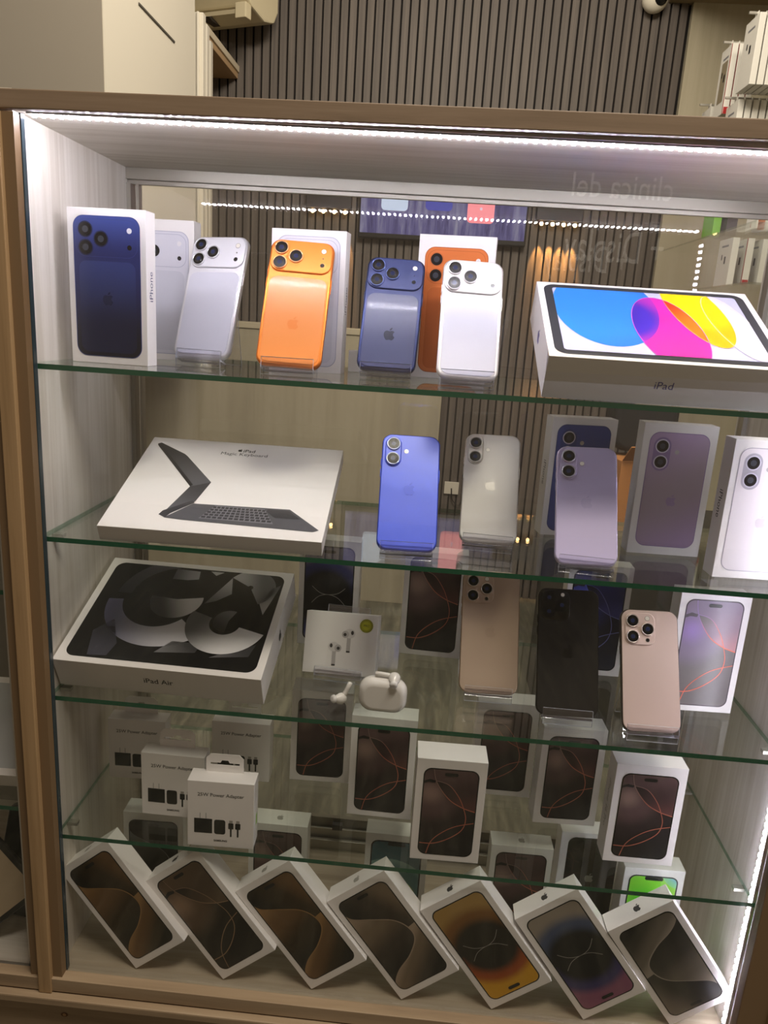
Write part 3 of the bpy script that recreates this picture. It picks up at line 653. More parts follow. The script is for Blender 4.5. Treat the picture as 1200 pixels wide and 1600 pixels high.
phone('large silver-white triple-lens phone leaning right, beside the blue phone box', G1, .153, .130, Z1, -.222, .395, -.024, 'pro17', .078, .1634, 'e2e2e8', 'e6e6ea', 'd6d7e4', 'eeeef2', None, 'clear acrylic stand under the large silver-white phone')
phone('large bright orange triple-lens phone with wide camera bar', G1, .275, .076, Z1, .039, .445, .032, 'pro17', .078, .1634, 'f08a30', 'e07a28', 'f4964a', 'f5b078', 'f08a3c', 'clear acrylic stand under the orange phone', metal=.35)
phone('slate blue triple-lens phone with a dark logo between the orange and white phones', G1, .389, .106, Z1, .011, .44, .022, 'pro17', .0719, .150, '2f3b6c', '2c3862', '50567a', '5f6ea4', '141c36', 'clear acrylic stand under the slate blue phone', metal=.2)
phone('small white triple-lens phone in front of the orange phone picture box', G1, .486, .068, Z1, .052, .449, .019, 'pro17', .0719, .150, 'eae6e4', 'eeeae6', 'dcdce6', 'f2eeee', None, 'clear acrylic stand under the small white phone')

def easel(x, y, z, yaw, tilt, wd, dp, label):
    """clear wedge holding a box up at the back"""
    t = root('box_easel', (x, y, z), label, 'box stand', 'clear acrylic easels under the tilted boxes', yaw)
    c, s = math.cos(tilt), math.sin(tilt)
    y0, y1 = .03, dp-.02
    pl = lambda yy, off: (yy*c+off*s, yy*s-off*c)
    a, b = pl(y0, .0006), pl(y1, .0006); a2, b2 = pl(y0, .0036), pl(y1, .0036)
    MB().prism([a2, b2, b, a], -wd/2, wd/2, ACRYL, ACEDGE).build('top_plate', t)
    MB().prism([(b2[0]-.004, b2[1]-.001), (b2[0]-.001, b2[1]-.0005), (b2[0]+.001, 0), (b2[0]-.002, 0)], -wd/2, wd/2, ACRYL, ACEDGE).build('rear_leg', t)
    MB().prism([(a2[0], a2[1]-.0008), (a2[0]+.003, a2[1]-.0004), (a2[0]+.003, 0), (a2[0], 0)], -wd/2, wd/2, ACRYL, ACEDGE).build('front_leg', t)
def flat_box(name, label, cat, x, y, z, yaw, tilt, w, th, dp):
    t = root(name, (x, y, z), label, cat, None, yaw, -tilt, 0)
    MB().box((-w/2, 0, 0), (w/2, dp, th), WHITE).build('box_body', t, .0006)
    return t
# tablet box with coloured discs
wI, hI, dI = .248, .050, .180
t = flat_box('tablet_box', 'white tablet box with blue, pink and yellow discs on its tilted lid', 'tablet box', .688, .0085, Z1+.0005, .006, .471, wI, hI, dI)
a = Art().face((0, 0, hI), (1, 0, 0), (0, 1, 0), (0, 0, 1))
a.poly(rr(wI-.014, dI-.012, .014, 7, 0, dI/2), mat('tablet_bezel', '34363c', .3), 0)
sc_ = rr(wI-.034, dI-.030, .004, 4, 0, dI/2)
a.poly(sc_, mat('lilac_print', 'c6c6ea', .35), 1)
q = lambda u, v: ((u-.5)*(wI-.034), dI/2+(v-.5)*(dI-.030))
def ell(u, v, ru, rv, rot=0, n=48):
    c, s = math.cos(rot), math.sin(rot); cx, cy = q(u, v)
    return [(cx+ru*math.cos(t_)*c-rv*math.sin(t_)*s, cy+ru*math.cos(t_)*s+rv*math.sin(t_)*c) for t_ in (2*math.pi*i/n for i in range(n))]
def zc(u, v): p = q(u, v); return (p[0], p[1], hI)
blue = ell(.265, .70, .059, .092); pink = ell(.56, .36, .037, .083, .08); yel = ell(.745, .74, .030, .088, .16); wht = ell(.905, .50, .022, .076, .16)
a.poly(clip(blue, sc_), gmat('disc_blue', 'radial', zc(.1, .7), .11, [(0, '2f86e6'), (.6, '2d84ea'), (1, '2a74dc')]), 2)
a.poly(clip(pink, sc_), gmat('disc_pink', 'radial', zc(.55, .05), .10, [(0, 'ff2c9c'), (.7, 'f428a4'), (1, 'd424b0')]), 3)
a.poly(clip(clip(pink, blue), sc_), gmat('disc_violet', 'radial', zc(.30, .55), .065, [(0, '3a22a8'), (.6, '4326b4'), (1, 'b02ab0')]), 4)
a.poly(clip(yel, sc_), gmat('disc_yellow', 'radial', zc(.72, .8), .07, [(0, 'ffe000'), (.6, 'ffd800'), (1, 'ffb400')]), 4)
a.poly(clip(clip(pink, yel), sc_), gmat('disc_red', 'linear', zc(.5, .75), zc(.62, .45), [(0, 'ff3018'), (1, 'ff7a10')]), 5)
a.poly(clip(wht, sc_), mat('disc_white', 'dadaf2', .35), 3)
a.line(wht+[wht[0]], .0007, mat('disc_rim', 'f4ead8', .35), 6, sc_); a.line(pink+[pink[0]], .0007, mat('pink_rim', 'f060d0', .35), 6, sc_); a.line(yel+[yel[0]], .0006, mat('yel_rim', 'ffd890', .35), 6, sc_)
a.build('lid_picture', t)
a = Art(); a.text('iPad', .0125, mat('violet_ink', '5a5a96', .4), .0, hI*.46, 0)
a.face((-wI/2, dI*.5, hI/2), (0, -1, 0), (0, 0, 1), (-1, 0, 0)).logo(.018, mat('violet_ink', '5a5a96'), 0, 0, 0); a.build('lettering', t)
easel(.688, .0085, Z1, .006, .471, .12, dI, 'clear easel propping up the tablet box with coloured discs')

# ------------------------------------------------------------------ second shelf
wK, hK, dK = .263, .020, .207
t = flat_box('keyboard_box', 'flat white box with a folding tablet keyboard pictured, tilted on the second shelf', 'keyboard box', .203, .0100, Z2+.0005, .010, .368, wK, hK, dK)
a = Art().face((0, 0, hK), (1, 0, 0), (0, 1, 0), (0, 0, 1))
KB, KG, KD = mat('kb_dark', '3a3a3e', .4), mat('kb_grey', '55555a', .4), mat('kb_keys', '1f1f22', .4)
# picture points from the photo's lid, u to the right, v up
kq = lambda u, v: ((u-.5)*wK, v*dK)
a.poly([kq(.040, .92), kq(.055, .935), kq(.205, .815), kq(.225, .79), kq(.405, .51), kq(.315, .45), kq(.045, .90)], gmat('kb_fold', 'linear', (-.09, .19, 0), (-.04, .1, 0), [(0, '2a2a2d'), (1, '5a5a5f')], .4), 0)
a.poly([kq(.040, .92), kq(.052, .925), kq(.325, .47), kq(.315, .45)], KD, 1)
a.poly([kq(.315, .45), kq(.405, .51), kq(.375, .30), kq(.29, .165), kq(.255, .16)], gmat('kb_fold2', 'linear', (-.045, .1, 0), (-.06, .03, 0), [(0, '39393c'), (1, '606066')], .4), 0)
a.poly([kq(.240, .145), kq(.250, .185), kq(.36, .305), kq(.375, .285), kq(.29, .165), kq(.275, .12)], KB, 2)
a.poly([kq(.27, .12), kq(.37, .275), kq(.82, .285), kq(.975, .105), kq(.95, .085), kq(.35, .11)], KG, 1)
a.poly([kq(.425, .135), kq(.475, .268), kq(.705, .268), kq(.765, .13)], mat('kb_gap', '7c7c82', .4), 3)
for r in range(5):
    v0 = .142+r*.0250
    for cidx in range(13):
        f0, f1 = cidx/13+.008, (cidx+1)/13-.012
        L0 = .432+.045*(r/5); R0 = .757-.055*(r/5)
        a.poly([kq(L0+(R0-L0)*f0, v0), kq(L0+(R0-L0)*f1, v0), kq(L0+(R0-L0)*f1, v0+.018), kq(L0+(R0-L0)*f0, v0+.018)], mat('kb_cap', '2d2d31', .4), 4)
a.poly([kq(.715, .25), kq(.72, .270), kq(.82, .268), kq(.88, .195), kq(.765, .19)], KB, 3)
a.build('lid_picture', t)
a = Art().face((0, 0, hK), (1, 0, 0), (0, 1, 0), (0, 0, 1)); a.logo(.0070, INK, -.0065, dK*.905, 0).text('iPad', .0100, INK, .0060, dK*.90, 0, bold=.0001).text('Magic Keyboard', .0098, mat('soft_ink', '2b2b2d', .4), 0.001, dK*.855, 0)
a.build('lettering', t)
easel(.203, .0100, Z2, .010, .368, .14, dK, 'clear easel propping up the flat keyboard box')
G2 = 'twin-lens phones on the second shelf'
phone('vivid ultramarine blue twin-lens phone on the second shelf', G2, .431, .029, Z2, .060, .60, .004, 'plain', .0715, .1496, '4a63e8', '3a50c8', rim='c8d0f0', logo='3f54cc', stand_label='clear acrylic stand under the ultramarine phone', metal=.05, rough=.3)
phone('plain white twin-lens phone on the second shelf before the slats', G2, .530, .087, Z2, -.081, .60, -.033, 'plain', .0715, .1496, 'd4d0cb', 'd2cec8', rim='e4e0da', logo='cec9c3', stand_label='clear acrylic stand under the white twin-lens phone', metal=.05)
phone('pale lavender twin-lens phone in front of the blue phone picture box', G2, .640, .027, Z2, -.103, .579, -.049, 'plain', .0715, .1496, 'c4bae0', 'c8c0dc', rim='e4dff0', logo='b8afd8', stand_label='clear acrylic stand under the lavender phone', metal=.05)
product_box('white box with a blue twin-lens phone pictured, behind the lavender phone', 'phone boxes on the second shelf', .653, .190, Z2, .17, .089, .161, .027,
    lambda a: phone_print(a, .074, .146, .079, 'plain', '3d4c90', '33427e', '3d4c90', None), side=(IPH, 'l', -1, GREYINK))
product_box('white box with a mauve twin-lens phone and logo pictured on its front', 'phone boxes on the second shelf', .758, .130, Z2, .017, .091, .168, .027,
    lambda a: phone_print(a, .074, .147, .084, 'plain', 'b09cb4', '8f7aa6', 'b09cb4', 'a48fb4', gmat('mauve_grad', 'linear', (-.03, 0, .15), (.04, 0, .02), [(0, 'b49cc0'), (.5, 'a898a4'), (1, 'a58cb0')])))
product_box('white box with a white phone pictured, at the right end of the second shelf', 'phone boxes on the second shelf', .838, .055, Z2, .056, .089, .165, .027,
    lambda a: phone_print(a, .074, .147, .0825, 'plain', 'ece6ea', 'b4b0bc', 'ece6ea', 'ddd6dc'), side=(IPH, 'l', -1, INK))

# ------------------------------------------------------------------ third shelf
wA, hA, dA = .265, .046, .198
t = flat_box('tablet_box', 'white tablet box with a black lid picture of silver ribbons, tilted on the third shelf', 'tablet box', .1345, .0300, Z3+.0005, -.026, .386, wA, hA, dA)
a = Art().face((0, 0, hA), (1, 0, 0), (0, 1, 0), (0, 0, 1))
bz = rr(wA-.020, dA-.018, .013, 7, 0, dA/2)
a.poly(bz, mat('air_black', '141416', .22), 0)
aq = lambda u, v: ((u-.5)*(wA-.020), .009+v*(dA-.018))
gr = lambda n, p0, p1, c0, c1: gmat('ribbon_'+n, 'linear', (*aq(*p0), hA), (*aq(*p1), hA), [(0, c0), (1, c1)], .3)
def sweep(cen, r0, r1, a0, a1, n=26, ky=1.0):
    cx, cy = aq(*cen); o_, i_ = [], []
    for i in range(n+1):
        f = i/n; th = math.radians(a0+(a1-a0)*f); R0 = r0[0]+(r0[1]-r0[0])*f; R1 = r1[0]+(r1[1]-r1[0])*f
        o_.append((cx+R1*math.cos(th), cy+ky*R1*math.sin(th))); i_.append((cx+R0*math.cos(th), cy+ky*R0*math.sin(th)))
    return o_+i_[::-1]
gy = lambda v, b=3: (v/255, v/255, min(255, v+b)/255)
rb = [
 (sweep((.36, .62), (.052, .050), (.072, .092), 185, 320), gr('a', (.1, .4), (.55, .45), gy(92, 26), gy(208, 8)), 1),
 (sweep((.44, .64), (.0, .0), (.036, .036), 175, 372), gr('b', (.35, .6), (.52, .7), gy(58), gy(220)), 2),
 (sweep((.76, .44), (.022, .020), (.052, .056), 160, 345), gr('c', (.62, .5), (.88, .3), gy(100), gy(235)), 2),
 (sweep((.77, .46), (.0, .0), (.020, .020), 70, 270), gr('d', (.72, .4), (.8, .55), gy(44), gy(124)), 3),
 (sweep((.82, .84), (.004, .004), (.036, .034), -60, 150), gr('e', (.75, .85), (.9, .9), gy(190), gy(98)), 1),
 ([aq(.60, .62), aq(.70, .93), aq(.73, .75), aq(.66, .66)], gr('f', (.6, .6), (.7, .9), gy(78), gy(182)), 2),
 ([aq(.36, .86), aq(.36, .98), aq(.50, .97), aq(.51, .88), aq(.45, .86)], gr('g', (.36, .9), (.52, .9), gy(72, 8), gy(158, 8)), 1),
 ([aq(.56, .985), aq(.64, .985), aq(.60, .94)], mat('ribbon_tip', gy(188), .3), 1),
 ([aq(.90, .68), aq(.94, .56), aq(.965, .72), aq(.99, .90), aq(.94, .84)], gr('i', (.9, .6), (.97, .85), gy(188), gy(80)), 1),
 ([aq(.12, .02), aq(.08, .25), aq(.16, .38), aq(.24, .15), aq(.22, .03)], gr('j', (.1, 0), (.2, .3), gy(66, 12), gy(52, 10)), 1),
 ([aq(.45, .10), aq(.52, .22), aq(.68, .22), aq(.66, .13)], gr('k', (.45, .1), (.65, .2), gy(116), gy(62)), 1),
 ([aq(.74, .10), aq(.86, .20), aq(.96, .26), aq(.94, .14)], gr('l', (.74, .1), (.95, .2), gy(98), gy(56)), 1),
 (sweep((.42, .66), (.060, .060), (.078, .080), 100, 180), gr('m', (.2, .6), (.3, .9), gy(46, 10), gy(64, 6)), 1)]
for pl, m_, l_ in rb: a.poly(clip(pl, bz), m_, l_)
a.build('lid_picture', t)
a = Art(); a.text('iPad Air', .0118, mat('dark_ink', '2c2a28', .4), .000, hA*.5, 0, bold=.00012); a.face((wA/2, dA*.5, hA/2), (0, 1, 0), (0, 0, 1), (1, 0, 0)).logo(.017, INK, 0, 0, 0); a.build('lettering', t)
easel(.1345, .0300, Z3, -.026, .386, .14, dA, 'clear easel propping up the tablet box with silver ribbons')
# earbud box on its stand
wB, hB, dB = .100, .083, .026
t = root('earbud_box', (.350, .109, Z3+.0085), 'square white box with two earbuds and a yellow seal pictured, propped on the third shelf', 'earbud box', None, -.10, .349, -.04)
MB().box((-wB/2, 0, 0), (wB/2, dB, hB), WHITE).build('box_body', t, .0006)
a = Art(); EW, ED = mat('bud_white', 'dcd9d8', .3), mat('bud_dark', '3a3838', .3); ES = mat('bud_shade', 'bdb9b8', .3)
for (cx, cz, s) in ((.012, .056, 1), (-.009, .037, -1)):
    a.poly(rr(.0052, .026, .0025, 5, cx-.001*s, cz-.012), ES, 0); a.poly(circ(cx, cz, .0075, 24, .0065), EW, 1)
    a.poly(circ(cx-.006*s, cz-.0015, .0048, 20), ES, 2).poly(circ(cx-.0065*s, cz-.0018, .0022, 14), ED, 3)
    a.poly(circ(cx+.0035*s, cz+.0012, .0020, 14, .0028), ED, 3).poly(rr(.0052, .0022, .0008, 3, cx-.001*s, cz-.0245), ED, 1)
a.build('cover_picture', t)
a = Art(); sl = [(.034+(.0088 if i % 2 else .0096)*math.cos(math.pi*i/24), .068+(.0088 if i % 2 else .0096)*math.sin(math.pi*i/24)) for i in range(48)]
a.poly(sl, mat('seal_yellow', 'b8b81e', .4), 1)
for i in range(24):
    th = 2*math.pi*i/24; cx, cz = .034+.0082*math.cos(th), .068+.0082*math.sin(th); a.poly(circ(cx, cz, .0007, 8), INK, 2)
a.line(circ(.034, .068, .0066, 30)+[circ(.034, .068, .0066, 30)[0]], .0004, INK, 2); a.text('PRO', .0045, INK, .034, .068, 2); a.build('seal_sticker', t)
stand(.350, .109, Z3, -.10, .349, .0085, 'clear acrylic stand under the square earbud box', wd=.065, back=.092, gl=.026)
# loose earbud and charging case
EARW = mat('glossy_white', 'f0ede8', .18, coat=.6)
def tube(pts, rad, n=14):
    L = []
    for i, p in enumerate(pts):
        a_, b_ = Vector(pts[max(0, i-1)]), Vector(pts[min(len(pts)-1, i+1)]); d = (b_-a_).normalized()
        s_ = d.orthogonal().normalized(); t_ = d.cross(s_); r = rad[i] if isinstance(rad, (list, tuple)) else rad
        L.append([Vector(p)+s_*r*math.cos(2*math.pi*k/n)+t_*r*math.sin(2*math.pi*k/n) for k in range(n)])
    # keep rings aligned
    return L
def earbud(loc, rotz, rx, ry, label):
    t = root('earbud', loc, label, 'earbud', 'white wireless earbuds'); t.matrix_world = Matrix.Translation(loc) @ Matrix.Rotation(rotz, 4, 'Z') @ Matrix.Rotation(ry, 4, 'Y') @ Matrix.Rotation(rx, 4, 'X')
    b = MB(); L = []
    for r, z in ((.0001, -.0075), (.0040, -.0068), (.0066, -.004), (.0078, 0), (.0070, .004), (.0050, .0075), (.0038, .0095), (.0036, .0105)):
        L.append([(r*math.cos(2*math.pi*k/18), r*.88*math.sin(2*math.pi*k/18), z) for k in range(18)])
    b.loops(L, EARW).build('bud', t)
    MB().loops([[(r*math.cos(2*math.pi*k/14), r*math.sin(2*math.pi*k/14), z) for k in range(14)] for r, z in ((.0032, .0100), (.0050, .0108), (.0053, .0125), (.0040, .0145), (.0022, .0150))], mat('silicone_tip', 'e4e2e0', .5)).build('ear_tip', t)
    MB().loops(tube([(-.004, 0, -.002), (-.008, 0, -.003), (-.016, 0, -.0035), (-.024, 0, -.0035), (-.0245, 0, -.0035)], [.003, .0031, .0029, .0028, .0015]), EARW).build('stem', t)
    MB().loops([[(-.0015+.0022*math.cos(2*math.pi*k/12), .0012*math.sin(2*math.pi*k/12)-.0066, -.0005+.0036*math.sin(2*math.pi*k/12)) for k in range(12)], [(-.0015+.0020*math.cos(2*math.pi*k/12), -.0075, -.0005+.0034*math.sin(2*math.pi*k/12)) for k in range(12)]], ED).build('speaker_mesh', t)
earbud((.3620, .0440, Z3+.0090), 0, 2.4, 1.92, 'loose white wireless earbud lying left of the charging case')
t = root('earbud_case', (.415, .040, Z3), 'glossy white charging case for wireless earbuds standing on the third shelf', 'earbud case', None, -.03, 0, 0)
L = []
wc, hc, dc = .0606, .0452, .0217
def case_loops(z0_, z1_):
    L = []; n = 12
    for i in range(n+1):
        th = -math.pi/2+math.pi*i/n; f = math.cos(th); yy = dc/2*math.sin(th); ins = (dc/2)*(1-f)*.75
        L.append([(x, yy, z) for x, z in rr(wc-2*ins, hc-2*ins, .0165-ins*.6, 8, 0, hc/2)])
    return L
MB().loops(case_loops(0, 1), EARW).build('case_shell', t)
a = MB(); ring = [[(x, y, hc*.66+dz) for x, y in rr((wc)*1.0-.0005+.0, dc-.0003, dc/2-.0006, 8)] for dz in (0, .0004)]
a.loops(ring, mat('seam_grey', 'c4c0ba', .4), cap0=False, cap1=False).build('lid_seam', t)
earbud((.4280, .0370, Z3+.0475), 0.0, 1.9, 0.06, 'white wireless earbud resting on top of the charging case')
# phones
G3 = 'triple-lens phones on the third shelf'
phone('desert gold triple-lens phone, leftmost phone of the third shelf', G3, .551, .089, Z3, -.002, .50, -.02, 'pro16', .0776, .163, 'c9b09c', 'b89c84', rim='d8c8ba', logo='c3aa96', stand_label='clear acrylic stand under the desert gold phone', metal=.2)
phone('black triple-lens phone on the third shelf with a glossy square camera block', G3, .647, .048, Z3, -.003, .494, -.014, 'black', .0781, .1608, '17120f', '1c1816', logo='0c0a0a', stand_label='clear acrylic stand under the black phone', metal=.1, rough=.42)
phone('pale rose triple-lens phone on the third shelf, nearest the right wall', G3, .746, .026, Z3, .006, .482, -.025, 'pro16', .0715, .1496, 'ddc5bc', '5d5048', rim='e8d8d0', stand_label='clear acrylic stand under the pale rose phone', metal=.15)
G3b = 'phone boxes standing on the third shelf'
product_box('white box with a mauve screen and coral arcs pictured, right end of the third shelf', G3b, .829, .111, Z3, .038, .090, .165, .029, lambda a: screen16(a, .074, .149, .0825, 'lavender'))
product_box('white box with a violet blue screen pictured, behind the black phone', G3b, .702, .194, Z3, 0, .089, .165, .029, lambda a: screen16(a, .074, .149, .0825, 'blue'))
product_box('white box with a black screen and two thin arcs pictured, behind the earbud box', G3b, .319, .215, Z3, -.02, .089, .165, .029, lambda a: screen14(a, .073, .148, .0815, 'blue'), side=('', 'r', 1, SILV))
product_box('white box with a dark red screen pictured, behind the desert gold phone', G3b, .473, .210, Z3, -.045, .090, .160, .029, lambda a: screen16(a, .074, .144, .080, 'natural'))

# ------------------------------------------------------------------ fourth shelf: adapter boxes and phone boxes
def adapter_box(x, y, yaw, w, h, d, label):
    t = root('adapter_box', (x, y, Z4), label, 'adapter box', 'white power adapter boxes', yaw)
    MB().box((-w/2, 0, 0), (w/2, d, h), WHITE).build('box_body', t, .0006)
    tb = Art(); hole = [(-.019, .0105), (-.019, .0135), (-.006, .0135), (-.004, .0172), (.004, .0172), (.006, .0135), (.019, .0135), (.019, .0105)]
    tabw, tabh = .049, .026
    # tab with euro slot, built as a ring around the hole
    me = MB()
    ot = [(-tabw/2, 0), (tabw/2, 0), (tabw/2, tabh-.006), (tabw/2-.006, tabh), (-tabw/2+.006, tabh), (-tabw/2, tabh-.006)]
    tris = tessellate_polygon([[Vector((p[0], p[1], 0)) for p in ot], [Vector((p[0], p[1], 0)) for p in hole]])
    allp = ot+hole; n = len(allp); y0, y1 = d*.82, d*.82+.0009
    me.add([(p[0], y0, h+p[1]) for p in allp]+[(p[0], y1, h+p[1]) for p in allp], [tuple(t_) for t_ in tris]+[tuple(i+n for i in t_) for t_ in tris], WHITE)
    for seq in (list(range(len(ot))), list(range(len(ot), n))):
        for i in range(len(seq)):
            p_, q_ = seq[i], seq[(i+1) % len(seq)]; me.f.append((p_, q_, q_+n, p_+n)); me.mi.append(0); me.smooth.append(False)
    me.build('hang_tab', t)
    a = Art(); K = mat('deep_black_print', '0b0b0e', .25); x0 = -w/2
    a.poly(rr(.0235, .0215, .0005, 2, x0+.0205, h*.320), K, 0).poly(rr(.0145, .0215, .003, 4, x0+.0420, h*.315), K, 0)
    for dx in (.0165, .0242): a.poly(rr(.0006, .008, .0002, 2, x0+dx, h*.320+.0150), GREYINK, 0)
    for dx in (.0565, .0655):
        a.poly(rr(.0068, .009, .0012, 3, x0+dx, h*.34), K, 0).poly(rr(.0022, .012, .0006, 2, x0+dx, h*.235), K, 0).poly(rr(.0045, .0032, .0004, 2, x0+dx, h*.41), SILV, 0)
    a.build('cover_picture', t)
    a = Art(); a.text('25W Power Adapter', .0070, INK, 0, h*.80, 0, bold=.00004).text('SAMSUNG', .0038, INK, 0, h*.10, 0, bold=.00012); a.build('lettering', t)
    return t
adapter_box(.059, .135, .038, .084, .096, .026, 'white power adapter box at the back left of the lowest shelf')
adapter_box(.138, .060, -.006, .087, .095, .025, 'white power adapter box in the middle of the three stepped ones')
ta = adapter_box(.218, .0095, .031, .086, .096, .027, 'frontmost white power adapter box, green sticker on its side')
Art().face((.043, .0135, .03), (0, 1, 0), (0, 0, 1), (1, 0, 0)).poly(rr(.008, .016, .001, 2, .004, .004), mat('lime_sticker', '9ad048', .4), 0).build('side_sticker', ta)
adapter_box(.207, .155, .021, .086, .095, .030, 'white power adapter box at the back right, under the third shelf edge')
G4 = 'white phone boxes with dark red screens on the lowest shelf'
for (x, y, yw, w, h, d, lab, sd) in (
    (.323, .170, .032, .089, .149, .038, 'white phone box with dark red screen at the back, below the loose earbud', None),
    (.418, .101, -.014, .090, .155, .033, 'white phone box with dark red screen, below the charging case', None),
    (.509, .025, .020, .089, .148, .040, 'white phone box with dark red screen, foremost in the middle of the lowest shelf', None),
    (.594, .178, .006, .089, .152, .033, 'white phone box with dark red screen at the back, below the desert gold phone', None),
    (.680, .124, .046, .088, .151, .033, 'white phone box with dark red screen, directly below the black phone', None),
    (.766, .057, .010, .091, .146, .033, 'white phone box with dark screen, foremost at the right of the lowest shelf', ('iPhone 16 Pro', 'l', -1, SILV))):
    fl = 1.0 if lab.startswith('white phone box with dark screen,') else 1
    product_box(lab, G4, x, y, Z4, yw, w, h, d, lambda a, w=w, h=h, L=lab: screen16(a, w-.0185, h-.021, h/2-.002, 'natural'), side=sd)

# ------------------------------------------------------------------ cabinet floor: upright boxes at the back
G5 = 'phone boxes at the back of the cabinet floor'
product_box('white phone box with a grey screen behind the leftmost diagonal boxes', G5, .082, .132, Z0, .03, .090, .155, .033, lambda a: screen15(a, .074, .136, .075, 'silver'), logo=SILV)
product_box('white phone box with a brown screen behind the third diagonal box', G5, .270, .135, Z0, 0, .088, .155, .034, lambda a: screen16(a, .072, .136, .075, 'natural'), logo=SILV)
product_box('white phone box with a teal and green disc screen behind the fourth diagonal box', G5, .447, .128, Z0, -.01, .092, .162, .031, lambda a: screen_notch(a, .075, .144, .079, 'teal'))
product_box('white phone box with a rosy brown screen behind the fifth diagonal box', G5, .630, .134, Z0, .01, .090, .158, .031, lambda a: screen16(a, .074, .140, .077, 'natural'), logo=SILV)
def blackpic(a):
    a.poly(rr(.076, .150, .012, 7, .003, .082), mat('pic_graphite', '1d1e1f', .22), 0).poly(rr(.034, .036, .008, 6, -.016, .136), mat('pic_bump', '101112', .15), 1)
    for cx, cz in ((-.024, .144), (-.024, .128), (-.008, .136)): a.poly(circ(cx, cz, .0072), mat('pic_lens', '060607', .1), 2)
    a.logo(.016, mat('pic_logo', '8c8c88', .3), .003, .088, 1)
product_box('white phone box with a black phone pictured, between the rosy and green boxes', G5, .738, .170, Z0, .02, .092, .165, .030, blackpic)
product_box('white phone box with a bright green screen, rightmost at the back of the floor', G5, .818, .122, Z0, .02, .086, .152, .030, lambda a: screen_notch(a, .070, .136, .073, 'green'))

# ------------------------------------------------------------------ diagonal row in front
G6 = 'diagonal white phone boxes along the front of the cabinet floor'
DIA = [(.1369, .0050, .0313, -.1289, .0389, -.7154, 'gold', 15, 1, 'first diagonal phone box from the left wall, brown swirl screen'),
       (.2598, .0045, .0310, -.0868, .0513, -.7069, 'sand', 16, 1, 'second diagonal phone box from the left wall, thin looping arcs on its brown screen'),
       (.3822, .0045, .0305, -.0672, .0427, -.6943, 'gold', 15, 1, 'third diagonal phone box from the left wall, brown swirl screen'),
       (.5051, .0045, .0300, -.0456, .0425, -.6804, 'grey', 15, 1, 'middle diagonal phone box, grey-brown swirl screen'),
       (.6269, .0045, .0293, -.0436, .0360, -.6611, 'gold', 14, -1, 'diagonal phone box with a golden yellow glow on its upside-down screen'),
       (.7494, .0045, .0288, -.0265, .0542, -.6494, 'purple', 14, -1, 'diagonal phone box with a purple glow on its upside-down screen'),
       (.8662, .0120, .0281, .0300, .010, -.6291, 'pewter', 15, -1, 'diagonal phone box against the right post, grey swirl screen upside down')]
for x, y, z, yw, ln, rl, tone, kind, fl, lab in DIA:
    w, h, d = .0935, .1735, .029
    M = pose(yw, ln, rl)
    # rest the lower left corner on the floor
    low = min((M @ Vector((sx*w/2, yy, zz))).z for sx in (-1, 1) for yy in (0, d) for zz in (0, h))
    fn = {15: screen15, 14: screen14}.get(kind)
    art = (lambda a, tone=tone: screen16(a, .0775, .154, .0868, tone)) if kind == 16 else (lambda a, fn=fn, tone=tone, fl=fl: fn(a, .0775, .154, .0868, tone, fl))
    product_box(lab, G6, x, y, -low+.0003, yw, w, h, d, art, lean=ln, roll=rl, logo=SILV if kind == 15 and fl > 0 else mat('dark_logo', '3c3c3e', .3))

# ------------------------------------------------------------------ neighbouring cabinet at the left
nc = root('display_cabinet', (-.25, .15, 0), 'neighbouring display cabinet, partly visible left of the pine post', 'cabinet')
MB().box((-.30, -.15, -.018), (.205, .18, 0), WASHX).build('floor_panel', nc)
MB().box((-.30, .18, -.018), (.205, .195, 1.06), mat('dim_back_panel', '8a857c', .6)).build('back_panel', nc)
MB().box((.205, -.15, 0), (.232, .18, 1.06), WASHV).build('side_panel', nc)
MB().box((-.30, -.1565, .004), (.219, -.1515, 1.06), GLASS).build('front_glass', nc)
MB().box((-.30, -.174, -.016), (.2312, -.158, .0045), PINE).build('front_rail', nc, .001)
for z, lab in ((.545, 'upper glass shelf in the neighbouring cabinet at the left'), (.245, 'lower glass shelf in the neighbouring cabinet at the left')):
    g = MB().box((-.54, .004, z-.006), (-.0465, .288, z), SHELF); g.mats += [GEDGE, GREAR]; g.mi = [0, 0, 1, 2, 2, 2]
    tag(g.build('glass_shelf'), lab, 'shelf', 'glass shelves in the neighbouring cabinet')
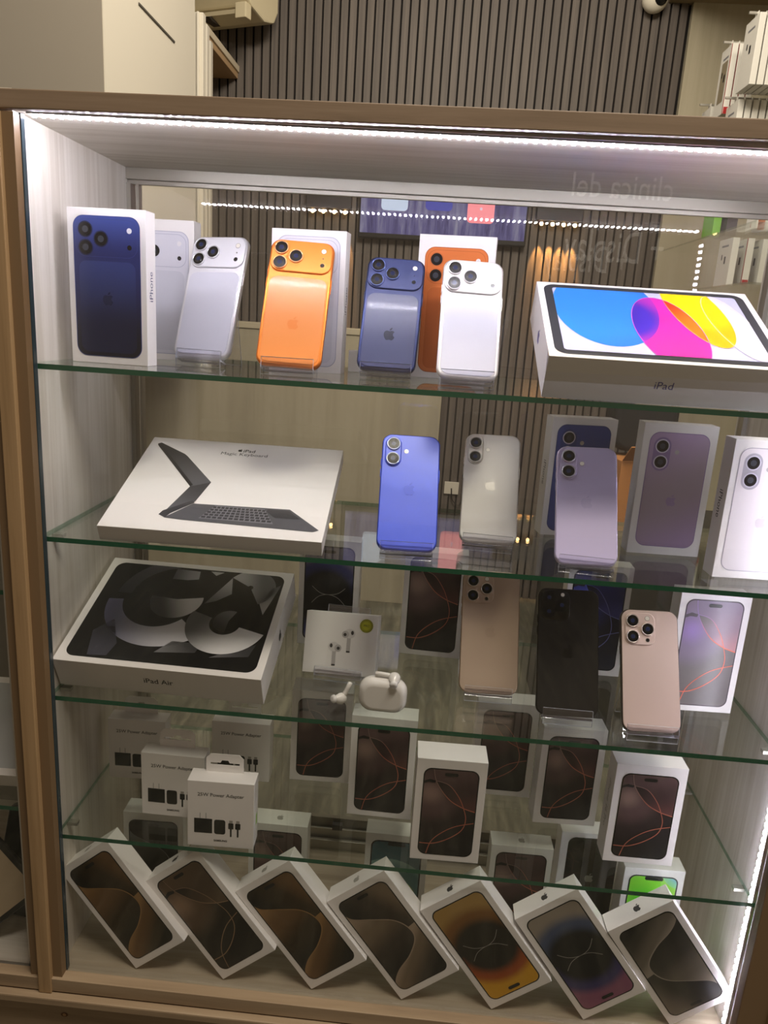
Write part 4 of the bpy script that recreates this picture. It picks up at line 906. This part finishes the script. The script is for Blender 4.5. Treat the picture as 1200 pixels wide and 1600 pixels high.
def tilt_phone_box(x, y, z, yaw, label, art, w=.09, h=.16, d=.03, lean=.0):
    return product_box(label, None, x, y, z, yaw, w, h, d, art, lean=lean, logo=mat('slate_logo', '5a6a70', .3))
t = root('tablet_box', (-.13, .04, .246), 'white tablet box lying tilted on the lower shelf of the neighbouring cabinet', 'tablet box', None, .05, -.5, 0)
MB().box((-.10, 0, 0), (.08, .15, .03), WHITE).build('box_body', t, .0006)
Art().face((0, 0, .03), (1, 0, 0), (0, 1, 0), (0, 0, 1)).poly(rr(.16, .13, .01, 5, -.01, .075), mat('soft_grey_print', 'b9bdc0', .4), 0).build('lid_picture', t)
t = product_box('white box with a dark phone pictured, upright behind the neighbouring cabinet glass', None, -.098, .165, .2455, 0, .09, .12, .03, lambda a: a.poly(rr(.07, .09, .01, 5, 0, .05), mat('slate_print', '5e6a70', .3), 0), logo=mat('slate_logo', '5a6a70', .3))
t = root('smartphone', (-.105, .075, .002), 'black phone with a pale logo, leaning behind the beige tablet at the far left', 'smartphone', None, 0, .25, .10)
slab(MB(), .078, .163, .012, 0, .0085, .0022, mat('graphite_body', '1c1d20', .3, metal=.3), 0, .0815, 8, 3).build('body', t)
Art().logo(.018, mat('pale_logo', 'b8b6b0', .2, metal=.3), .016, .098, 1).build('logo', t)
t = root('tablet', (-.136, .030, .1065), 'beige-screened tablet with black bezel standing on its corner at the far left bottom', 'tablet', None, 0, .10, -.75)
slab(MB(), .135, .155, .012, 0, .007, .002, BLACK, 0, 0, 7, 3).build('body', t)
Art().poly(rr(.119, .139, .008, 5, 0, 0), mat('beige_screen', 'b9a78c', .3), 1).build('screen', t)

# ------------------------------------------------------------------ shop sign across the aisle, mirrored by the glass
sg = root('shop_sign', (1.18, -2.6, 1.24), 'white lit lettering across the aisle, seen mirrored in the cabinet glass', 'sign')
SIGN = mat('sign_letters', 'ffffff', emit='fff4e6', es=.45)
a = Art(O=(0, 0, 0), U=(-1, 0, 0), V=(0, 0, 1), N=(0, 1, 0)); a.text('clinica del', .135, SIGN, 0, .24, 0, sx=.8).text('+ Display', .185, SIGN, 0, 0, 0, sx=.6)
a.build('lettering', sg)
